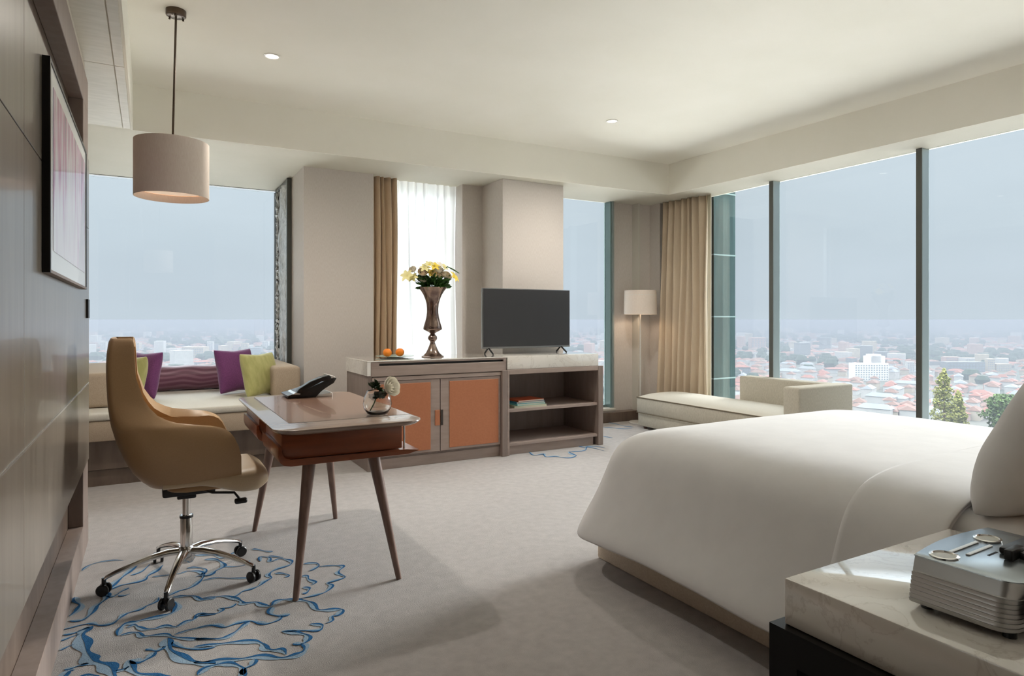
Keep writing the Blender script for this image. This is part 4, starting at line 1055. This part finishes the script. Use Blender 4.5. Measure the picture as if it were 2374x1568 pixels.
# ---- bedside radio
t = thing('bedside_radio', 'silver box-shaped alarm radio with two oval dials and a black dock on the nightstand', 'radio', (1.53, .66, .6185), R(2))
t.location = (1.372, .755, .6185)
def rpts(grow, lx, x0=0.0, x1=.36, y0=-.185, y1=0.0):
    pts = [(x0 - grow + lx, y1 + grow), (x0 - grow + lx, y0 - grow + .035)]; n = 10; r_ = .035
    for k in range(1, n + 1):
        a = PI + k * (PI / 2) / n; pts.append((x0 + lx - grow + r_ + r_ * math.cos(a), y0 - grow + r_ + r_ * math.sin(a)))
    for k in range(1, 10): f = k / 10; pts.append((x0 + lx + r_ + (x1 - x0 - 2 * r_ - lx) * f, y0 - grow - .022 * math.sin(PI * f)))
    for k in range(n + 1):
        a = -PI / 2 + k * (PI / 2) / n; pts.append((x1 + grow - r_ + r_ * math.cos(a), y0 - grow + r_ + r_ * math.sin(a)))
    pts.append((x1 + grow, y1 + grow))
    for k in range(1, 10): f = k / 10; pts.append((x1 - (x1 - x0 - lx) * f, y1 + grow + .016 * math.sin(PI * f)))
    return pts
def rloft(name, m, levels):
    b = B(); rings = [[b.verts.new((x, y, z)) for x, y in rpts(g, lx)] for z, g, lx in levels]
    for a, c in zip(rings, rings[1:]):
        for i in range(len(a)): b.faces.new((a[i], a[(i + 1) % len(a)], c[(i + 1) % len(a)], c[i]))
    b.faces.new(rings[0]); b.faces.new(rings[-1]); return obj(name, b, m, t, world=False)
principled('radio_silver', (0.52, 0.52, 0.51, 1), .34, .9); principled('radio_top', (0.42, 0.47, .50, 1), .22, .85); principled('dial_face', rgb(196, 192, 176), .4)
lv_ = [(.0141, -.004, .004)]
for k in range(7):
    z = .016 + k * .0085; lx = .002 + .024 * z / .105
    lv_ += [(z, 0 if k else -.001, lx), (z + .0068, 0, lx), (z + .0072, -.0016, lx), (z + .0080, -.0016, lx)]
lv_ += [(.0765, 0, .022), (.1035, 0, .031)]
rloft('casing', 'radio_silver', lv_)
rloft('top_plate', 'radio_top', [(.1037, .001, .030), (.1055, .0015, .031), (.107, -.001, .032)])
for cx in (.070, .265):
    b = B(); lathe(b, [(.024, .1072), (.031, .1072), (.031, .1095), (.026, .1105), (.024, .1080)], (cx, -.038, 0), 40, cap=False)
    for v_ in b.verts: v_.co.y = -.038 + (v_.co.y + .038) * .85
    dial = obj('dial_ring', b, 'chrome', t, world=False)
    b = B(); lathe(b, [(.001, .1073), (.0245, .1073), (.0245, .1080), (.001, .1080)], (cx, -.038, 0), 40)
    for v_ in b.verts: v_.co.y = -.038 + (v_.co.y + .038) * .85
    obj('dial_face', b, 'dial_face', dial, world=False)
for y in (-.035, -.062):
    b = B(); box(b, .102 + (.012 if y < -.05 else 0), .222, y - .004, y + .004, .1072, .1095, .001, 1); obj('slot_bar', b, 'white_metal', t, world=False)
b = B(); box(b, .185, .34, -.150, -.09, .1072, .121, .004, 2); dk = obj('dock', b, 'black_plastic', t, world=False)
b = B(); box(b, .150, .21, -.128, -.112, .1072, .129, .003, 2); obj('dock_arm', b, 'black_plastic', dk, world=False)
b = B()
for k in range(7): box(b, .150 + k * .006, .1535 + k * .006, -.088, -.083, .1071, .1074)
obj('small_marking', b, 'joint_dark', t, world=False, smooth=False)
for cx in (.055, .30):
    b = B(); lathe(b, [(.001, 0), (.021, 0), (.021, .008), (.015, .014), (.001, .014)], (0, 0, 0), 32); xform(b, Matrix.Translation((cx, -.190 - .004, .055)) @ Matrix.Rotation(PI / 2, 4, 'X')); kn = obj('knob', b, 'black_plastic', t, world=False)
    b = B(); lathe(b, [(.013, .0142), (.019, .010), (.021, .0142), (.017, .018)], (0, 0, 0), 32, cap=False); xform(b, Matrix.Translation((cx, -.194, .055)) @ Matrix.Rotation(PI / 2, 4, 'X')); obj('knob_ring', b, 'chrome', kn, world=False)
for fx, fy in ((.04, -.02), (.33, -.02), (.04, -.165), (.33, -.165)):
    b = B(); lathe(b, [(.012, 0), (.012, .0139)], (fx, fy, 0), 16); obj('foot', b, 'black_plastic', t, world=False)

# ---- desk
t = thing('writing_desk', 'walnut writing desk with splayed round legs and shallow reddish drawers', 'desk', (.79, 3.48, 0))
X0, X1, Y0, Y1 = .456, 1.128, 2.80, 4.17
b = B(); rings = []
for z, ins in ((.7505, .006), (.7485, .001), (.744, 0), (.738, .004), (.729, .016), (.722, .036)):
    pts = rrect(X0 + ins, X1 - ins, Y0 + ins, Y1 - ins, .10 - ins * .5, 10); rings.append([b.verts.new((x, y, z)) for x, y in pts])
for a, c in zip(rings, rings[1:]):
    for i in range(len(a)): b.faces.new((a[i], a[(i + 1) % len(a)], c[(i + 1) % len(a)], c[i]))
b.faces.new(rings[0]); b.faces.new(rings[-1]); obj('desktop', b, 'desk_wood', t, sharp=50)
b = B(); box(b, X0 + .09, X1 - .012, Y0 + .20, Y1 - .07, .7506, .7511); obj('inlay', b, 'desk_inlay', t, smooth=False)
b = B()
box(b, X0 + .088, X0 + .09, Y0 + .20, Y1 - .07, .7506, .7512); box(b, X0 + .088, X1 - .01, Y0 + .198, Y0 + .20, .7506, .7512); obj('inlay_line', b, 'joint_dark', t, smooth=False)
b = B(); box(b, .56, 1.06, 3.33, 3.50, .66, .7215, .003, 1); obj('apron', b, 'joint_dark', t)
def drawer_unit(y0, y1):
    b = B(); box(b, .492, 1.035, y0 + .025, y1 - .025, .6125, .7215, .004, 2); u = obj('drawer', b, 'cherry_wood', t)
    b = B(); prof = [(.478, .672), (.477, .630), (.484, .604), (.500, .590), (.53, .584), (1.06, .584), (1.112, .596), (1.114, .601), (1.05, .6075), (.53, .612), (.503, .620), (.4915, .640), (.4905, .672)]
    prism(b, prof, 'y', y0 + .010, y1 - .010, .003, 2); obj('tray', b, 'cherry_wood', u)
    b = B(); tube(b, [(1.05, y0 + .04, .604), (1.05, y0 + .04, .7215)], .005, 10); obj('post', b, 'brushed_steel', u)
drawer_unit(2.855, 3.33); drawer_unit(3.50, 4.03)
for fx, fy, tx, ty in ((.55, 2.876, .635, 2.99), (1.018, 2.876, .925, 2.99), (.524, 3.935, .615, 3.82), (.989, 3.94, .905, 3.82)):
    b = B(); k = Vector((tx - fx, ty - fy, .60)); k = k / .60 
    tube(b, [(fx, fy, 0), (fx + k.x * .02, fy + k.y * .02, .02), (fx + k.x * .3, fy + k.y * .3, .3), (fx + k.x * .50, fy + k.y * .50, .50), (tx - k.x * .012, ty - k.y * .012, .588)], [.0125, .0135, .0205, .027, .030], 20)
    obj('leg', b, 'leg_wood', t, sharp=50)

# ---- desk phone
PY = 4.02
def px(u, v, Y=PY): r = ray(u); d = Y / r[1]; return (r[0] * d, H - (v - HZ) * d / FPX)
def ZP(zx, zy): return px(640 + zx / 15.83, 850 + zy / 15.83)
base_z = px(700, 917)[1]; dzp = .7512 - min(ZP(x, y)[1] for x, y in ((330, 1085), (1330, 1070)))
def poly(l): return [(x, z + dzp) for x, z in (ZP(*q) for q in l)]
t = thing('telephone', 'black tilted desk telephone with handset at the far end of the walnut desk', 'telephone', (.86, PY, .7512))
b = B(); prism(b, poly([(290, 1010), (330, 1085), (700, 1085), (1330, 1070), (1500, 880), (1620, 780), (1980, 560), (2080, 380), (1960, 350), (1500, 560), (900, 830), (500, 960)]), 'y', PY - .10, PY + .10, .004, 2); obj('housing', b, 'black_plastic', t)
b = B(); prism(b, poly([(620, 870), (700, 760), (1100, 500), (1500, 330), (1780, 270), (1860, 330), (1840, 420), (1500, 500), (1460, 470), (900, 760), (840, 830), (860, 860), (700, 900)]), 'y', PY - .125, PY - .065, .007, 3); obj('handset', b, 'black_plastic', t)
b = B(); prism(b, poly([(1840, 290), (2010, 320), (2020, 370), (1880, 400)]), 'y', PY - .101, PY + .09, .002, 1); obj('display_edge', b, 'white_metal', t)
b = B(); prism(b, poly([(470, 985), (600, 900), (780, 930), (760, 985)]), 'y', PY - .102, PY + .08, .002, 1); obj('lower_trim', b, 'brushed_steel', t)
b = B(); prism(b, poly([(1380, 1065), (1400, 1010), (1560, 960), (1700, 975), (1880, 900), (1960, 920), (1950, 1050)]), 'y', PY - .085, PY + .085, .003, 1); obj('stand', b, 'white_plastic', t)

# ---- bowl vase with a rose
WX, WY = XY(875, 3.07), 3.07
t = thing('rose_bowl', 'round clear glass bowl holding one white rose on the near edge of the desk', 'vase', (WX, WY, .7507))
b = B(); lathe(b, [(.001, .0), (.034, .0), (.05, .006), (.066, .030), (.070, .055), (.066, .082), (.055, .105), (.050, .118), (.0475, .118), (.0525, .104), (.063, .08), (.067, .055), (.063, .032), (.046, .010), (.001, .008)], (WX, WY, .7507), 48, cap=False)
obj('bowl', b, 'clear_glass', t, sharp=80)
b = B(); c = Vector((WX + .055, WY - .03, .885)); rose(b, c, .046, Vector((.42, -.8, .30)), 3); rs = obj('rose', b, 'petal_white', t, sharp=80); subsurf(rs)
b = B(); tube(b, [c - Vector((.03, -.02, .015)), (WX + .0, WY, .845), (WX - .02, WY, .80), (WX - .035, WY + .01, .765)], .003, 8); obj('stem', b, 'leaf_green', t)
random.seed(6)
b = B()
for k in range(22): leafcard(b, Vector((WX - .008, WY - .01, .885)) + Vector((random.uniform(-.012, .012), 0, random.uniform(-.01, .012))), Vector((random.uniform(-1, .8), random.uniform(-.5, .5), random.uniform(-.1, 1))), random.uniform(.02, .036), .009)
for k in range(46): leafcard(b, Vector((WX + .012, WY - .005, .848)), Vector((random.uniform(-1, 1), random.uniform(-.6, .6), random.uniform(-.5, .35))), random.uniform(.022, .04), .010)
obj('leaves', b, 'leaf_dark', t)

# ---- office chair
CXc, CYc = .15, 3.36
t = thing('office_chair', 'tan leather high-back swivel chair on a chrome five-star base at the desk', 'chair', (CXc, CYc, 0))
def interp(tab, z):
    for (z0, a), (z1, c) in zip(tab, tab[1:]):
        if z0 <= z <= z1:
            k = (z - z0) / (z1 - z0); return a + (c - a) * k
    return tab[0][1] if z < tab[0][0] else tab[-1][1]
XR = [(.455, -.10), (.48, -.155), (.53, -.205), (.58, -.232), (.675, -.272), (.76, -.295), (.85, -.308), (1.0, -.315), (1.08, -.312), (1.122, -.305), (1.137, -.298)]
XF_ = [(.455, .10), (.48, .18), (.51, .215), (.6, .210), (.66, .195), (.70, .175), (.725, .155), (.742, .125), (.752, .09), (.762, .02), (.775, -.05), (.795, -.10), (.82, -.135), (.88, -.172), (.97, -.200), (1.05, -.205), (1.11, -.208), (1.13, -.212), (1.137, -.218)]
WD = [(.455, .10), (.48, .20), (.51, .235), (.6, .275), (.7, .295), (.76, .295), (.85, .255), (.95, .225), (1.05, .205), (1.11, .19), (1.13, .175), (1.137, .16)]
ZL = [.455, .462, .48, .51, .55, .6, .65, .69, .715, .732, .744, .753, .762, .775, .79, .81, .84, .88, .92, .97, 1.02, 1.07, 1.105, 1.122, 1.132, 1.137]
b = B(); vs = []
NS = 40
for z in ZL:
    xr, xf, w_ = interp(XR, z), interp(XF_, z), interp(WD, z); row = []
    for i in range(NS + 1):
        s_ = -1 + 2 * i / NS; a = abs(s_)
        y = w_ * (1 - (1 - min(1, a / .55)) ** 2.3) * (1 if s_ > 0 else -1)
        q = min(1, max(0, (z - .66) / .32)); q = q * q * (3 - 2 * q)
        g = (max(0, (a - .12 * (1 - q)) / (1 - .12 * (1 - q)))) ** (1.55 + .85 * q)
        y *= 1 - .10 * max(0, (a - .6) / .4) ** 2 * (1 - q)
        row.append(b.verts.new((xr + (xf - xr) * g, y, z + .0)))
    vs.append(row)
for r0, r1 in zip(vs, vs[1:]):
    for i in range(NS): b.faces.new((r0[i], r0[i + 1], r1[i + 1], r1[i]))
o = obj('shell', b, 'tan_leather', t, world=False, sharp=180)
m = o.modifiers.new('thickness', 'SOLIDIFY'); m.thickness = .052; m.offset = -1
bv = o.modifiers.new('bevel', 'BEVEL'); bv.width = .016; bv.segments = 3; bv.limit_method = 'ANGLE'; bv.angle_limit = R(50)
for p in o.data.polygons: p.use_smooth = True
b = B(); pts = rrect(-.08, .20, -.17, .17, .07, 6); prism(b, pts, 'z', .448, .470, .008, 2); obj('seat_pan', b, 'tan_leather', t, world=False)
b = B()
def seat(a, v):
    x = -.10 + .435 * v; ww = .225 - .05 * max(0, v - .75) * 2
    th_ = 2 * PI * a; q = min(1, max(0, (v - .3) / .5)); q = q * q * (3 - 2 * q); cz = .498 - .022 * q; hz_ = (.028 + .034 * q) * min(1, (1 - v) * 7 + .25) ** .5
    sy = math.copysign(abs(math.cos(th_)) ** .45, math.cos(th_)); sz = math.copysign(abs(math.sin(th_)) ** .7, math.sin(th_))
    e = min(1, (1 - v) * 9 + .02) ** .5
    return Vector((x, sy * ww * (.86 + .14 * e), cz + sz * hz_))
grid(b, seat, 40, 34, closed_u=True)
b.verts.ensure_lookup_table(); last = [v_ for v_ in b.verts][-40:]; b.faces.new(last)
obj('seat', b, 'seat_leather', t, world=False, sharp=75)
b = B(); box(b, -.10, .12, -.06, .06, .405, .452, .01, 2); box(b, -.04, .04, -.035, .035, .385, .41, .006, 2); obj('mechanism', b, 'black_plastic', t, world=False)
b = B(); tube(b, [(.05, -.05, .43), (.10, -.13, .425), (.19, -.16, .42), (.215, -.165, .385)], .006, 8); lv = obj('lever', b, 'black_plastic', t, world=False)
b = B(); box(b, .19, .245, -.18, -.15, .368, .392, .009, 3); obj('paddle', b, 'black_plastic', lv, world=False)
b = B(); lathe(b, [(.0, .29), (.017, .29), (.017, .40), (.0, .40)], (0, 0, 0), 24); lathe(b, [(.0, .13), (.026, .13), (.026, .30), (.024, .305), (0, .305)], (0, 0, 0), 28); obj('gas_column', b, 'chrome', t, world=False)
b = B(); lathe(b, [(.024, .292), (.029, .292), (.029, .304), (.024, .304)], (0, 0, 0), 24, cap=False); obj('column_collar', b, 'black_plastic', t, world=False)
b = B(); lathe(b, [(.001, .085), (.03, .085), (.038, .10), (.038, .145), (.030, .160), (.001, .160)], (0, 0, 0), 32); obj('hub', b, 'chrome', t, world=False)
for k in range(5):
    a = R(38 + 72 * k); c, s_ = math.cos(a), math.sin(a)
    b = B(); pp = [(.02, .138), (.08, .140), (.15, .130), (.22, .112), (.28, .092), (.315, .078), (.325, .070)]
    tube(b, [(c * r_, s_ * r_, z) for r_, z in pp], [.022, .021, .018, .015, .013, .012, .010], 12, flat=.72); leg = obj('base_leg', b, 'chrome', t, world=False)
    b = B(); lathe(b, [(.009, .048), (.009, .078)], (c * .326, s_ * .326, 0), 12)
    ca = a + 1.2; dx, dy = math.cos(ca), math.sin(ca)
    for sg in (-1, 1):
        q = B(); lathe(q, [(.001, -.007), (.022, -.007), (.026, -.004), (.026, .004), (.022, .007), (.001, .007)], (0, 0, 0), 20)
        M = Matrix.Translation((c * .326 + dx * .016 * sg, s_ * .326 + dy * .016 * sg, .0265)) @ Matrix.Rotation(ca, 4, 'Z') @ Matrix.Rotation(PI / 2, 4, 'Y'); xform(q, M)
        me = bpy.data.meshes.new('w'); q.to_mesh(me); q.free(); b.from_mesh(me); bpy.data.meshes.remove(me)
    box(b, c * .326 - .010, c * .326 + .010, s_ * .326 - .010, s_ * .326 + .010, .026, .05, .003, 1)
    obj('caster', b, 'black_plastic', t, world=False)
